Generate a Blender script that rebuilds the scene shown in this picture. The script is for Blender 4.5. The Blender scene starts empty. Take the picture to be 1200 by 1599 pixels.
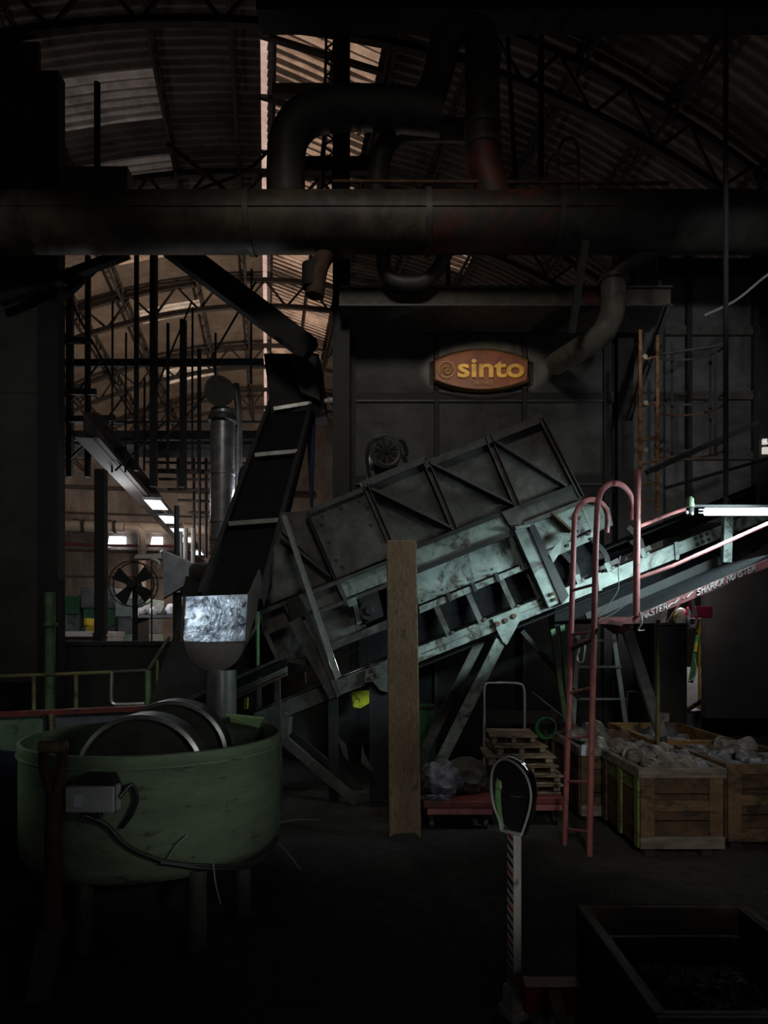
import bpy, bmesh, math, random
from mathutils import Vector as V, Matrix, noise
random.seed(11)
sc = bpy.context.scene
COL = sc.collection
R = math.radians
F, EYE, HX, HY = 1000.0, 1.6, 600.0, 990.0     # focal length in pixels, eye height, principal point

def P(x, y, Y):
    return V(((x-HX)/F*Y, Y, EYE-(y-HY)/F*Y))

# the hall's long axis is turned 10.4 degrees left of the camera's
HA = R(10.4)
def H(u, v, z):
    return V((u*math.cos(HA)-v*math.sin(HA), u*math.sin(HA)+v*math.cos(HA), z))
def roof_z(u):
    return 10.5-(u-1.0)**2/24.0

# ------------------------------------------------------------------ materials
def pm(name, c1, c2=None, rust=None, amt=.5, rough=.7, metal=0.0, scale=5.0, rscale=2.5, bump=.15, stretch=(1, 1, 1), edge=.06, spec=.5, rdist=1.0):
    m = bpy.data.materials.new(name); m.use_nodes = True
    nt = m.node_tree; N = nt.nodes; L = nt.links
    b = N['Principled BSDF']
    b.inputs['Roughness'].default_value = rough
    b.inputs['Metallic'].default_value = metal
    b.inputs['Specular IOR Level'].default_value = spec
    c2 = c2 or tuple(x*.6 for x in c1)
    tc = N.new('ShaderNodeTexCoord'); mp = N.new('ShaderNodeMapping')
    mp.inputs['Scale'].default_value = stretch
    L.new(tc.outputs['Object'], mp.inputs['Vector'])
    n1 = N.new('ShaderNodeTexNoise'); n1.inputs['Scale'].default_value = scale; n1.inputs['Detail'].default_value = 7; n1.inputs['Roughness'].default_value = .65
    L.new(mp.outputs[0], n1.inputs['Vector'])
    r1 = N.new('ShaderNodeValToRGB')
    r1.color_ramp.elements[0].position = .35; r1.color_ramp.elements[1].position = .68
    r1.color_ramp.elements[0].color = (*c2, 1); r1.color_ramp.elements[1].color = (*c1, 1)
    L.new(n1.outputs['Fac'], r1.inputs['Fac'])
    out = r1.outputs['Color']
    if rust:
        n2 = N.new('ShaderNodeTexNoise'); n2.inputs['Scale'].default_value = rscale; n2.inputs['Detail'].default_value = 10
        n2.inputs['Roughness'].default_value = .7; n2.inputs['Distortion'].default_value = rdist
        L.new(mp.outputs[0], n2.inputs['Vector'])
        r2 = N.new('ShaderNodeValToRGB')
        r2.color_ramp.elements[0].position = amt-edge; r2.color_ramp.elements[1].position = amt+edge
        r2.color_ramp.elements[0].color = (1, 1, 1, 1); r2.color_ramp.elements[1].color = (0, 0, 0, 1)
        L.new(n2.outputs['Fac'], r2.inputs['Fac'])
        mx = N.new('ShaderNodeMix'); mx.data_type = 'RGBA'
        L.new(r2.outputs['Color'], mx.inputs[0]); L.new(out, mx.inputs[6]); mx.inputs[7].default_value = (*rust, 1)
        out = mx.outputs[2]
    L.new(out, b.inputs['Base Color'])
    if bump:
        bp = N.new('ShaderNodeBump'); bp.inputs['Strength'].default_value = bump; bp.inputs['Distance'].default_value = .02
        L.new(n1.outputs['Fac'], bp.inputs['Height']); L.new(bp.outputs[0], b.inputs['Normal'])
    return m

def em(name, c, s):
    m = bpy.data.materials.new(name); m.use_nodes = True
    b = m.node_tree.nodes['Principled BSDF']
    b.inputs['Base Color'].default_value = (.6, .6, .6, 1)
    b.inputs['Emission Color'].default_value = (*c, 1); b.inputs['Emission Strength'].default_value = s
    return m

def translucent(name, c1, c2, stripe=.75):
    """corrugated plastic sheet: stripes along the hall paint in trough shading as well as dirt"""
    m = bpy.data.materials.new(name); m.use_nodes = True
    nt = m.node_tree; N = nt.nodes; L = nt.links
    N.remove(N['Principled BSDF'])
    tc = N.new('ShaderNodeTexCoord')
    n = N.new('ShaderNodeTexNoise'); n.inputs['Scale'].default_value = 1.7; n.inputs['Detail'].default_value = 8; n.inputs['Roughness'].default_value = .7
    L.new(tc.outputs['Object'], n.inputs['Vector'])
    r = N.new('ShaderNodeValToRGB'); r.color_ramp.elements[0].position = .35; r.color_ramp.elements[1].position = .65
    r.color_ramp.elements[0].color = (*c2, 1); r.color_ramp.elements[1].color = (*c1, 1)
    L.new(n.outputs['Fac'], r.inputs['Fac'])
    mp = N.new('ShaderNodeMapping'); mp.inputs['Rotation'].default_value = (0, 0, -(HA+math.pi/2)); L.new(tc.outputs['Object'], mp.inputs['Vector'])
    w = N.new('ShaderNodeTexWave'); w.inputs['Scale'].default_value = .31416/.17; w.inputs['Distortion'].default_value = 1.2; w.inputs['Detail'].default_value = 2; w.inputs['Detail Scale'].default_value = .6
    L.new(mp.outputs[0], w.inputs['Vector'])
    wr = N.new('ShaderNodeValToRGB'); wr.color_ramp.elements[0].position = .38; wr.color_ramp.elements[1].position = .62
    k = 1-stripe; wr.color_ramp.elements[0].color = (k, k, k, 1); wr.color_ramp.elements[1].color = (1, 1, 1, 1)
    L.new(w.outputs['Fac'], wr.inputs['Fac'])
    mu = N.new('ShaderNodeMix'); mu.data_type = 'RGBA'; mu.blend_type = 'MULTIPLY'; mu.inputs[0].default_value = 1
    L.new(r.outputs[0], mu.inputs[6]); L.new(wr.outputs[0], mu.inputs[7])
    t = N.new('ShaderNodeBsdfTranslucent'); d = N.new('ShaderNodeBsdfDiffuse'); mx = N.new('ShaderNodeMixShader')
    mx.inputs[0].default_value = .35
    L.new(mu.outputs[2], t.inputs['Color']); L.new(mu.outputs[2], d.inputs['Color'])
    L.new(t.outputs[0], mx.inputs[1]); L.new(d.outputs[0], mx.inputs[2])
    L.new(mx.outputs[0], N['Material Output'].inputs['Surface'])
    return m

def wood(name, c1, c2, rough=.75, scale=(14, 14, 1.2), patch=None, amt=.4):
    return pm(name, c1, c2, rust=patch, amt=amt, rough=rough, scale=3.0, rscale=1.2, stretch=scale, bump=.25)

M = {}
M['floor'] = pm('foundry dirt floor', (.052, .048, .043), (.022, .021, .019), rust=(.011, .011, .010), amt=.45, rough=.9, scale=9, rscale=1.1, bump=.9, edge=.12)
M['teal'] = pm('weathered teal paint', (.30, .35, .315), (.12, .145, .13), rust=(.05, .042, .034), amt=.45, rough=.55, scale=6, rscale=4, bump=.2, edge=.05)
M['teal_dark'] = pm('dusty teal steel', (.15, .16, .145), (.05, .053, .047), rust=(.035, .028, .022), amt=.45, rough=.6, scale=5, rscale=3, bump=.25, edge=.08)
M['hood'] = pm('dust caked hood steel', (.135, .126, .106), (.050, .046, .040), rust=(.022, .019, .015), amt=.45, rough=.65, scale=4, rscale=2.2, bump=.3, edge=.12)
M['hood_edge'] = pm('greasy steel edge', (.10, .095, .085), (.045, .042, .038), rust=(.05, .032, .02), amt=.4, rough=.5, scale=8, bump=.25)
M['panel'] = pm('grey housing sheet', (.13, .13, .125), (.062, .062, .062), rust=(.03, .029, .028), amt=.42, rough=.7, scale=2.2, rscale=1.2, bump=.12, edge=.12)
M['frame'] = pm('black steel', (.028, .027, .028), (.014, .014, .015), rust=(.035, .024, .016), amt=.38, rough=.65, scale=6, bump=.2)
M['dark'] = pm('sooty and shaded steel', (.020, .019, .018), (.010, .010, .010), rough=.8, scale=5, bump=.2)
M['pipe'] = pm('dusty painted duct', (.13, .10, .06), (.05, .040, .028), rust=(.022, .02, .018), amt=.45, rough=.6, scale=3, rscale=2, bump=.2, edge=.12)
M['pipe_red'] = pm('duct with red primer', (.070, .058, .042), (.033, .028, .022), rust=(.20, .035, .022), amt=.47, rough=.6, scale=3, rscale=1.6, bump=.2, edge=.10)
M['elbow'] = pm('dusty beige elbow pipe', (.26, .24, .19), (.14, .13, .10), rust=(.06, .05, .04), amt=.4, rough=.5, scale=5, rscale=3)
M['duct_grey'] = pm('grey duct', (.085, .082, .07), (.045, .043, .038), rust=(.04, .03, .02), amt=.4, rough=.55, scale=4, rscale=2.5, bump=.2, edge=.1)
M['galv'] = pm('galvanised steel', (.50, .51, .53), (.26, .27, .29), rust=(.14, .13, .12), amt=.37, rough=.33, metal=.55, scale=7, rscale=3, bump=.08, edge=.12)
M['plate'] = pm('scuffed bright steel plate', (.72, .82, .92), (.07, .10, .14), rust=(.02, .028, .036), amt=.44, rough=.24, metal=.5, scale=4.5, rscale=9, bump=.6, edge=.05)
M['plate_back'] = pm('dull chute steel', (.12, .105, .09), (.08, .07, .062), rough=.6, scale=6)
M['chrome'] = pm('polished chrome', (.62, .66, .66), (.55, .58, .58), rough=.10, metal=1.0, scale=3, bump=0)
M['chrome_tube'] = pm('shiny steel tube', (.75, .75, .78), (.60, .60, .62), rough=.22, metal=.7, scale=3, bump=0)
M['red'] = pm('chipped red paint', (.40, .145, .145), (.27, .085, .09), rust=(.12, .07, .062), amt=.40, rough=.5, scale=10, rscale=6, bump=.15, edge=.05)
M['red_dull'] = pm('dull red paint', (.20, .038, .030), (.11, .024, .02), rust=(.04, .026, .02), amt=.42, rough=.6, scale=8, rscale=4)
M['red_gloss'] = pm('glossy red enamel', (.30, .012, .016), (.20, .008, .012), rust=(.05, .02, .015), amt=.36, rough=.35, scale=6)
M['rust'] = pm('rust', (.11, .052, .028), (.05, .026, .017), rough=.8, scale=8, bump=.4)
M['orange_rust'] = pm('rusty yellow paint', (.50, .30, .11), (.28, .13, .05), rust=(.16, .055, .022), amt=.47, rough=.6, scale=14, rscale=7, edge=.05)
M['orange_dark'] = pm('rust orange handrail', (.20, .085, .03), (.10, .042, .018), rust=(.05, .03, .02), amt=.45, rough=.65, scale=9)
M['mill'] = pm('chipped green enamel', (.20, .26, .165), (.13, .175, .112), rust=(.07, .06, .042), amt=.385, rough=.6, scale=4, rscale=7, bump=.2, edge=.05, stretch=(1, 1, 2.6), rdist=.4)
M['mill_lip'] = pm('light green enamel', (.50, .75, .36), (.36, .56, .26), rust=(.05, .05, .03), amt=.33, rough=.5, scale=6)
M['mill_in'] = pm('sand polished steel', (.07, .068, .06), (.035, .034, .03), rough=.45, metal=.4, scale=5)
M['roller_rim'] = pm('worn steel tyre', (.30, .31, .29), (.20, .20, .19), rough=.35, metal=.7, scale=10)
M['box_plastic'] = pm('grey plastic', (.42, .42, .42), (.33, .33, .33), rust=(.13, .11, .09), amt=.3, rough=.5, scale=9)
M['sticker'] = pm('pale sticker', (.55, .58, .68), (.45, .48, .58), rough=.5)
M['rubber'] = pm('black rubber', (.014, .014, .015), (.008, .008, .009), rough=.6, bump=.05)
M['belt'] = pm('black rubber belt', (.011, .011, .012), (.005, .005, .006), rough=.85, scale=20, bump=.4, spec=.2)
M['deck'] = pm('black non slip deck', (.022, .023, .026), (.006, .006, .007), rough=.95, scale=24, bump=.9, spec=.15)
M['post'] = wood('old timber', (.40, .27, .165), (.22, .148, .09), patch=(.14, .10, .066), amt=.42, scale=(26, 26, 7))
M['crate'] = wood('dirty crate boards', (.20, .125, .065), (.09, .055, .03), patch=(.035, .028, .022), amt=.42, scale=(3, 3, 6))
M['crate_dark'] = wood('grimy and recess-dark crate boards', (.12, .065, .032), (.05, .03, .017), patch=(.02, .017, .014), amt=.45, scale=(3, 3, 6))
M['crate_black'] = wood('sooty crate boards', (.060, .036, .020), (.024, .016, .010), patch=(.012, .011, .010), amt=.45, scale=(3, 3, 6))
M['crate_edge'] = wood('worn crate rim', (.26, .22, .18), (.11, .095, .08), patch=(.05, .05, .05), amt=.42, scale=(2, 5, 8))
M['crate_green'] = pm('green painted crate board', (.17, .235, .065), (.11, .15, .045), rust=(.075, .048, .028), amt=.46, rough=.7, scale=6, rscale=4.5, bump=.25, edge=.04, stretch=(2, 2, 4))
M['ochre'] = wood('ochre crate boards', (.36, .21, .07), (.19, .10, .035), patch=(.06, .04, .022), amt=.42, scale=(3, 3, 6))
M['pallet'] = wood('pale pallet wood', (.34, .25, .16), (.15, .105, .07), patch=(.06, .05, .04), amt=.47, scale=(3, 9, 9))
M['cast'] = pm('raw grey casting', (.42, .41, .395), (.19, .182, .175), rust=(.04, .036, .032), amt=.44, rough=.6, scale=11, rscale=6, bump=.5, edge=.08)
M['cast_blue'] = pm('blue grey casting', (.32, .335, .38), (.14, .15, .17), rust=(.05, .045, .04), amt=.36, rough=.45, scale=9, rscale=5, bump=.5, edge=.12)
M['cast_brown'] = pm('rusty casting', (.20, .12, .08), (.09, .055, .04), rough=.7, scale=9, bump=.5)
M['scrap'] = pm('black metal turnings', (.016, .016, .016), (.006, .006, .006), rough=.8, scale=26, bump=1)
M['plastic_bag'] = pm('clear plastic film', (.24, .25, .30), (.05, .052, .06), rough=.18, scale=9, bump=1.0, spec=1.0)
M['sack'] = pm('dirty sack', (.085, .075, .065), (.04, .036, .032), rough=.7, scale=7, bump=.6)
M['sign'] = pm('brown red sign enamel', (.25, .078, .036), (.12, .036, .018), rust=(.045, .018, .014), amt=.36, rough=.5, scale=4, rscale=3, edge=.15, bump=.1)
M['gold'] = pm('tarnished gold', (.80, .50, .10), (.55, .32, .06), rust=(.22, .13, .04), amt=.38, rough=.42, metal=.15, scale=5, rscale=4, edge=.15, bump=.1)
M['gold_dull'] = pm('tarnished bronze', (.34, .20, .065), (.16, .10, .04), rough=.5, metal=.3, scale=6, bump=.1)
M['roof'] = pm('brown corrugated roof sheet', (.21, .155, .115), (.115, .085, .066), rust=(.06, .04, .03), amt=.42, rough=.75, scale=1.3, rscale=.6, bump=0, edge=.15)
M['truss'] = pm('rusted truss steel', (.045, .033, .028), (.022, .017, .015), rough=.8, scale=3, bump=0)
M['hallwall'] = pm('stained plaster wall', (.27, .225, .195), (.12, .098, .086), rust=(.055, .046, .041), amt=.45, rough=.9, scale=1.2, rscale=.5, bump=.1, edge=.15, stretch=(1, 1, .5))
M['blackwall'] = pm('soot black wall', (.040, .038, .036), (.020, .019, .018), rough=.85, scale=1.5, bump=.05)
M['wall_sheet'] = pm('grey wall sheet', (.085, .083, .075), (.05, .049, .045), rust=(.028, .027, .025), amt=.4, rough=.75, scale=1.6, rscale=.8, bump=.1, edge=.12)
M['girder'] = pm('grey crane girder', (.10, .10, .10), (.06, .06, .06), rough=.7, scale=2, bump=0)
M['alu'] = pm('aluminium', (.55, .56, .55), (.36, .37, .36), rough=.35, metal=.7, scale=9)
M['angle_bright'] = pm('bare angle iron', (.50, .51, .48), (.30, .31, .29), rust=(.16, .10, .05), amt=.33, rough=.4, metal=.5, scale=9)
M['green_rail'] = pm('green rail paint', (.16, .30, .14), (.09, .17, .08), rust=(.09, .07, .03), amt=.42, rough=.55, scale=8)
M['yellow_rail'] = pm('worn yellow rail', (.24, .23, .09), (.13, .12, .05), rust=(.07, .05, .03), amt=.45, rough=.6, scale=8)
M['green_panel'] = pm('pale green sheet', (.16, .25, .17), (.09, .14, .10), rust=(.04, .04, .03), amt=.4, rough=.7, scale=4)
M['blue_panel'] = pm('blue grey sheet', (.13, .145, .185), (.075, .08, .105), rust=(.04, .04, .04), amt=.4, rough=.7, scale=4)
M['blue_tarp'] = pm('navy tarpaulin', (.018, .026, .055), (.010, .014, .03), rough=.6, scale=5, bump=.5)
M['yellow_cloth'] = pm('lime yellow cloth', (.62, .62, .03), (.42, .44, .02), rust=(.03, .035, .02), amt=.42, rough=.8, scale=8, rscale=9, edge=.03)
M['green_hose'] = pm('green hose', (.05, .22, .06), (.03, .13, .04), rough=.4, bump=0)
M['pink'] = pm('pink red plastic', (.75, .05, .12), (.55, .03, .08), rough=.4, scale=6)
M['white_p'] = pm('white plastic', (.75, .72, .76), (.55, .52, .55), rough=.4, scale=6)
M['teal_drum'] = pm('pale teal drum', (.42, .66, .64), (.32, .52, .50), rough=.4, scale=6)
M['yellow'] = pm('yellow steps', (.60, .42, .04), (.40, .28, .03), rough=.5, scale=8)
M['mach_green'] = pm('machine green', (.09, .26, .13), (.05, .15, .08), rough=.5, scale=4)
M['mach_pale'] = pm('pale machine casing', (.30, .38, .34), (.18, .23, .21), rust=(.08, .09, .09), amt=.4, rough=.6, scale=3)
M['mach_grey'] = pm('grey machine casing', (.16, .17, .19), (.08, .085, .095), rough=.6, scale=3)
M['concrete'] = pm('pale concrete bench', (.36, .33, .30), (.20, .185, .17), rough=.85, scale=4)
M['hoodlamp'] = pm('pale hood sheet', (.40, .43, .46), (.26, .28, .31), rust=(.12, .11, .10), amt=.36, rough=.45, metal=.3, scale=5)
M['cream'] = pm('cream sheet', (.62, .58, .48), (.45, .42, .34), rough=.5, scale=5)
M['graffiti'] = pm('white marker paint', (.80, .76, .76), (.66, .62, .62), rough=.6, bump=0)
M['rim_steel'] = pm('bright rim', (.72, .78, .76), (.55, .60, .58), rough=.25, metal=.35, scale=12, bump=0)
M['glass_dial'] = pm('dark dial glass', (.030, .028, .028), (.018, .017, .017), rough=.07, scale=3, bump=0, spec=.8)
M['dial_reflection'] = pm('green dial reflection', (.36, .66, .26), (.12, .30, .09), rust=(.02, .03, .02), amt=.42, rough=.4, scale=22, rscale=16, edge=.03)
M['scale_paint'] = pm('grey scale column', (.60, .58, .53), (.42, .41, .38), rust=(.10, .09, .08), amt=.36, rough=.5, scale=8)
M['black_mark'] = pm('black print', (.012, .012, .012), (.01, .01, .01), rough=.6, bump=0)
M['red_mark'] = pm('red print', (.35, .03, .03), (.25, .02, .02), rough=.6, bump=0)
M['cable'] = pm('black cable', (.018, .018, .02), (.012, .012, .013), rough=.5, bump=0)
M['wire'] = pm('pale wire', (.42, .42, .40), (.30, .30, .28), rough=.4, bump=0)
M['blue_cloth'] = pm('blue cloth', (.02, .03, .11), (.012, .018, .06), rough=.8)
M['tube_on'] = em('lit fluorescent tube', (.80, .97, 1.0), 9.0)
M['panel_on'] = em('lit ceiling panel', (.97, .98, 1.0), 1.6)
M['window_on'] = em('daylight window pane', (.93, .95, 1.0), 3.0)
M['window_warm'] = em('warm lit window pane', (1.0, .93, .82), .55)
M['lamp_dot'] = em('small pilot lamp', (1, .98, .95), 2.5)
M['sky_a'] = translucent('dirty translucent sheet', (.34, .245, .185), (.14, .095, .075), .88)
M['sky_b'] = translucent('clear translucent sheet', (.62, .54, .46), (.20, .16, .13), .35)
M['sky_dim'] = translucent('grimy translucent sheet', (.075, .07, .07), (.028, .026, .026), .6)
M['sky_edge'] = translucent('pale glazing strip', (.55, .43, .42), (.36, .27, .26), 0)

# ------------------------------------------------------------------ mesh builder
def rootloc(o):
    while o.parent is not None: o = o.parent
    return o.location

class MB:
    def __init__(s): s.bm = bmesh.new()
    def prism(s, pts, vec):
        pts = [V(p) for p in pts]; vec = V(vec); n = len(pts)
        a = [s.bm.verts.new(p) for p in pts]; b = [s.bm.verts.new(p+vec) for p in pts]
        fs = [s.bm.faces.new(a), s.bm.faces.new(b[::-1])]
        for i in range(n):
            fs.append(s.bm.faces.new((a[(i+1) % n], a[i], b[i], b[(i+1) % n])))
        return s
    def px(s, pts, Y, t=.01):
        """polygon given in the frame's pixels on the vertical plane at depth Y, extruded t metres away from the camera"""
        return s.prism([P(x, y, Y) for x, y in pts], (0, t, 0))
    def box(s, lo, hi):
        lo, hi = V(lo), V(hi)
        return s.prism([(lo.x, lo.y, lo.z), (hi.x, lo.y, lo.z), (hi.x, hi.y, lo.z), (lo.x, hi.y, lo.z)], (0, 0, hi.z-lo.z))
    def bar(s, a, b, w, h, up=(0, 0, 1)):
        """rectangular bar from a to b, w across, h along 'up'"""
        a, b = V(a), V(b); d = (b-a).normalized(); up = V(up)
        x = d.cross(up)
        if x.length < 1e-4: x = d.cross(V((0, 1, 0)))
        x.normalize(); y = x.cross(d).normalized()
        c = [a+x*w/2*i+y*h/2*j for i, j in ((-1, -1), (1, -1), (1, 1), (-1, 1))]
        return s.prism(c, b-a)
    def chan(s, a, b, w, h, t, up=(0, 0, 1), side=1):
        """channel: web w wide, flanges h deep standing along side*up"""
        a, b = V(a), V(b); d = (b-a).normalized(); upv = V(up)
        x = d.cross(upv).normalized(); y = x.cross(d).normalized()*side
        s.prism([a-x*w/2, a+x*w/2, a+x*w/2+y*t, a-x*w/2+y*t], b-a)
        for k in (-1, 1):
            e = a+x*(w/2)*k; f = a+x*(w/2-t)*k
            s.prism([e+y*t, f+y*t, f+y*h, e+y*h], b-a)
        return s
    def tube(s, pts, r, seg=10, caps=True):
        pts = [V(p) for p in pts]; n = len(pts)
        rs = r if isinstance(r, (list, tuple)) else [r]*n
        T = []
        for i in range(n):
            a = pts[max(0, i-1)]; b = pts[min(n-1, i+1)]
            T.append((b-a).normalized())
        ref = V((0, 0, 1)) if abs(T[0].z) < .9 else V((0, 1, 0))
        x = T[0].cross(ref).normalized(); rings = []
        for i in range(n):
            x = (x-T[i]*x.dot(T[i])).normalized(); y = T[i].cross(x)
            k = 1.0
            if 0 < i < n-1:
                c = (pts[i]-pts[i-1]).normalized().dot(T[i]); k = 1/max(.6, c)
            rings.append([s.bm.verts.new(pts[i]+(x*math.cos(2*math.pi*j/seg)+y*math.sin(2*math.pi*j/seg))*rs[i]*k) for j in range(seg)])
        for i in range(n-1):
            for j in range(seg):
                s.bm.faces.new((rings[i][j], rings[i][(j+1) % seg], rings[i+1][(j+1) % seg], rings[i+1][j]))
        if caps:
            s.bm.faces.new(rings[0][::-1]); s.bm.faces.new(rings[-1])
        return s
    def cyl(s, a, b, r, seg=16): return s.tube([a, b], r, seg)
    def lathe(s, prof, c, axis=(0, 0, 1), seg=48, ang=2*math.pi):
        """prof: (radius, height) pairs turned round the axis through c; closed into a ring when prof is closed"""
        c = V(c); ax = V(axis).normalized()
        x = ax.cross(V((0, 0, 1)) if abs(ax.z) < .9 else V((1, 0, 0))).normalized(); y = ax.cross(x)
        rings = []
        for r, h in prof:
            if r < 1e-6: rings.append([s.bm.verts.new(c+ax*h)]*seg)
            else: rings.append([s.bm.verts.new(c+ax*h+(x*math.cos(2*math.pi*j/seg)+y*math.sin(2*math.pi*j/seg))*r) for j in range(seg)])
        for i in range(len(rings)-1):
            for j in range(seg):
                q = [rings[i][j], rings[i][(j+1) % seg], rings[i+1][(j+1) % seg], rings[i+1][j]]
                u = []
                for w in q:
                    if w not in u: u.append(w)
                if len(u) >= 3:
                    try: s.bm.faces.new(u)
                    except ValueError: pass
        return s
    def bolt(s, p, r=.012, h=.01, axis=(0, -1, 0)):
        p = V(p); return s.tube([p, p+V(axis)*h], r, 6)
    def blob(s, c, r, sub=3, amp=.25, fr=2.5, seed=0, squash=(1, 1, 1), rot=0):
        res = bmesh.ops.create_icosphere(s.bm, subdivisions=sub, radius=1.0)
        m = Matrix.Rotation(rot, 3, 'Z'); c = V(c)
        for v in res['verts']:
            d = v.co.normalized()
            k = 1+amp*noise.noise(d*fr+V((seed*3.7, seed*1.3, seed)))+amp*.4*noise.noise(d*fr*2.7+V((seed, 5, 1)))
            q = V((d.x*squash[0], d.y*squash[1], d.z*squash[2]))*r*k
            v.co = c+m @ q
        return s
    def grid(s, fn, nu, nv):
        g = [[s.bm.verts.new(fn(i/nu, j/nv)) for j in range(nv+1)] for i in range(nu+1)]
        for i in range(nu):
            for j in range(nv):
                s.bm.faces.new((g[i][j], g[i+1][j], g[i+1][j+1], g[i][j+1]))
        return s
    def build(s, name, mat, parent=None, bevel=0, sharp=.6):
        bm = s.bm
        bmesh.ops.recalc_face_normals(bm, faces=bm.faces)
        for f in bm.faces: f.smooth = True
        for e in bm.edges:
            e.smooth = not (len(e.link_faces) == 2 and e.calc_face_angle(0) > sharp)
        if parent is not None: org = V(rootloc(parent))
        else:
            lo = [min(v.co[k] for v in bm.verts) for k in range(3)]; hi = [max(v.co[k] for v in bm.verts) for k in range(3)]
            org = V(((lo[0]+hi[0])/2, (lo[1]+hi[1])/2, lo[2]))
        for v in bm.verts: v.co -= org
        me = bpy.data.meshes.new(name); bm.to_mesh(me); bm.free()
        me.materials.append(M[mat] if isinstance(mat, str) else mat)
        o = bpy.data.objects.new(name, me); COL.objects.link(o)
        if parent is not None: o.parent = parent
        else: o.location = org
        if bevel:
            b = o.modifiers.new('bevel', 'BEVEL'); b.width = bevel; b.segments = 2; b.limit_method = 'ANGLE'; b.angle_limit = .7
        return o

def thing(name, label, cat, loc=(0, 0, 0), group=None):
    o = bpy.data.objects.new(name, None); COL.objects.link(o); o.location = loc; o.empty_display_size = .1
    return tag(o, label, cat, group)
def tag(o, label, cat, group=None):
    o['label'] = label; o['category'] = cat
    if group: o['group'] = group
    return o
def struct(o, label=None, cat=None):
    o['kind'] = 'structure'
    if label: o['label'] = label
    if cat: o['category'] = cat
    return o
def lab(o, label): o['label'] = label; return o
def dup(root, loc, rotz=0, label=None, group=None, scale=None):
    r = root.copy(); COL.objects.link(r); r.location = loc; r.rotation_euler = (0, 0, rotz)
    if scale: r.scale = scale
    if label: r['label'] = label
    if group: r['group'] = group
    for ch in list(root.children):
        c = ch.copy(); COL.objects.link(c); c.parent = r
        for g in ch.children:
            d = g.copy(); COL.objects.link(d); d.parent = c
    return r
def smooth(pts, n=6):
    pts = [V(p) for p in pts]; q = [pts[0]*2-pts[1]]+pts+[pts[-1]*2-pts[-2]]; out = []
    for i in range(1, len(q)-2):
        for k in range(n):
            t = k/n; a, b, c, d = q[i-1], q[i], q[i+1], q[i+2]
            out.append(.5*((2*b)+(c-a)*t+(2*a-5*b+4*c-d)*t*t+(3*b-a-3*c+d)*t*t*t))
    out.append(pts[-1]); return out
def pxs(l, Y): return [P(x, y, Y) for x, y in l]
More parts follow.
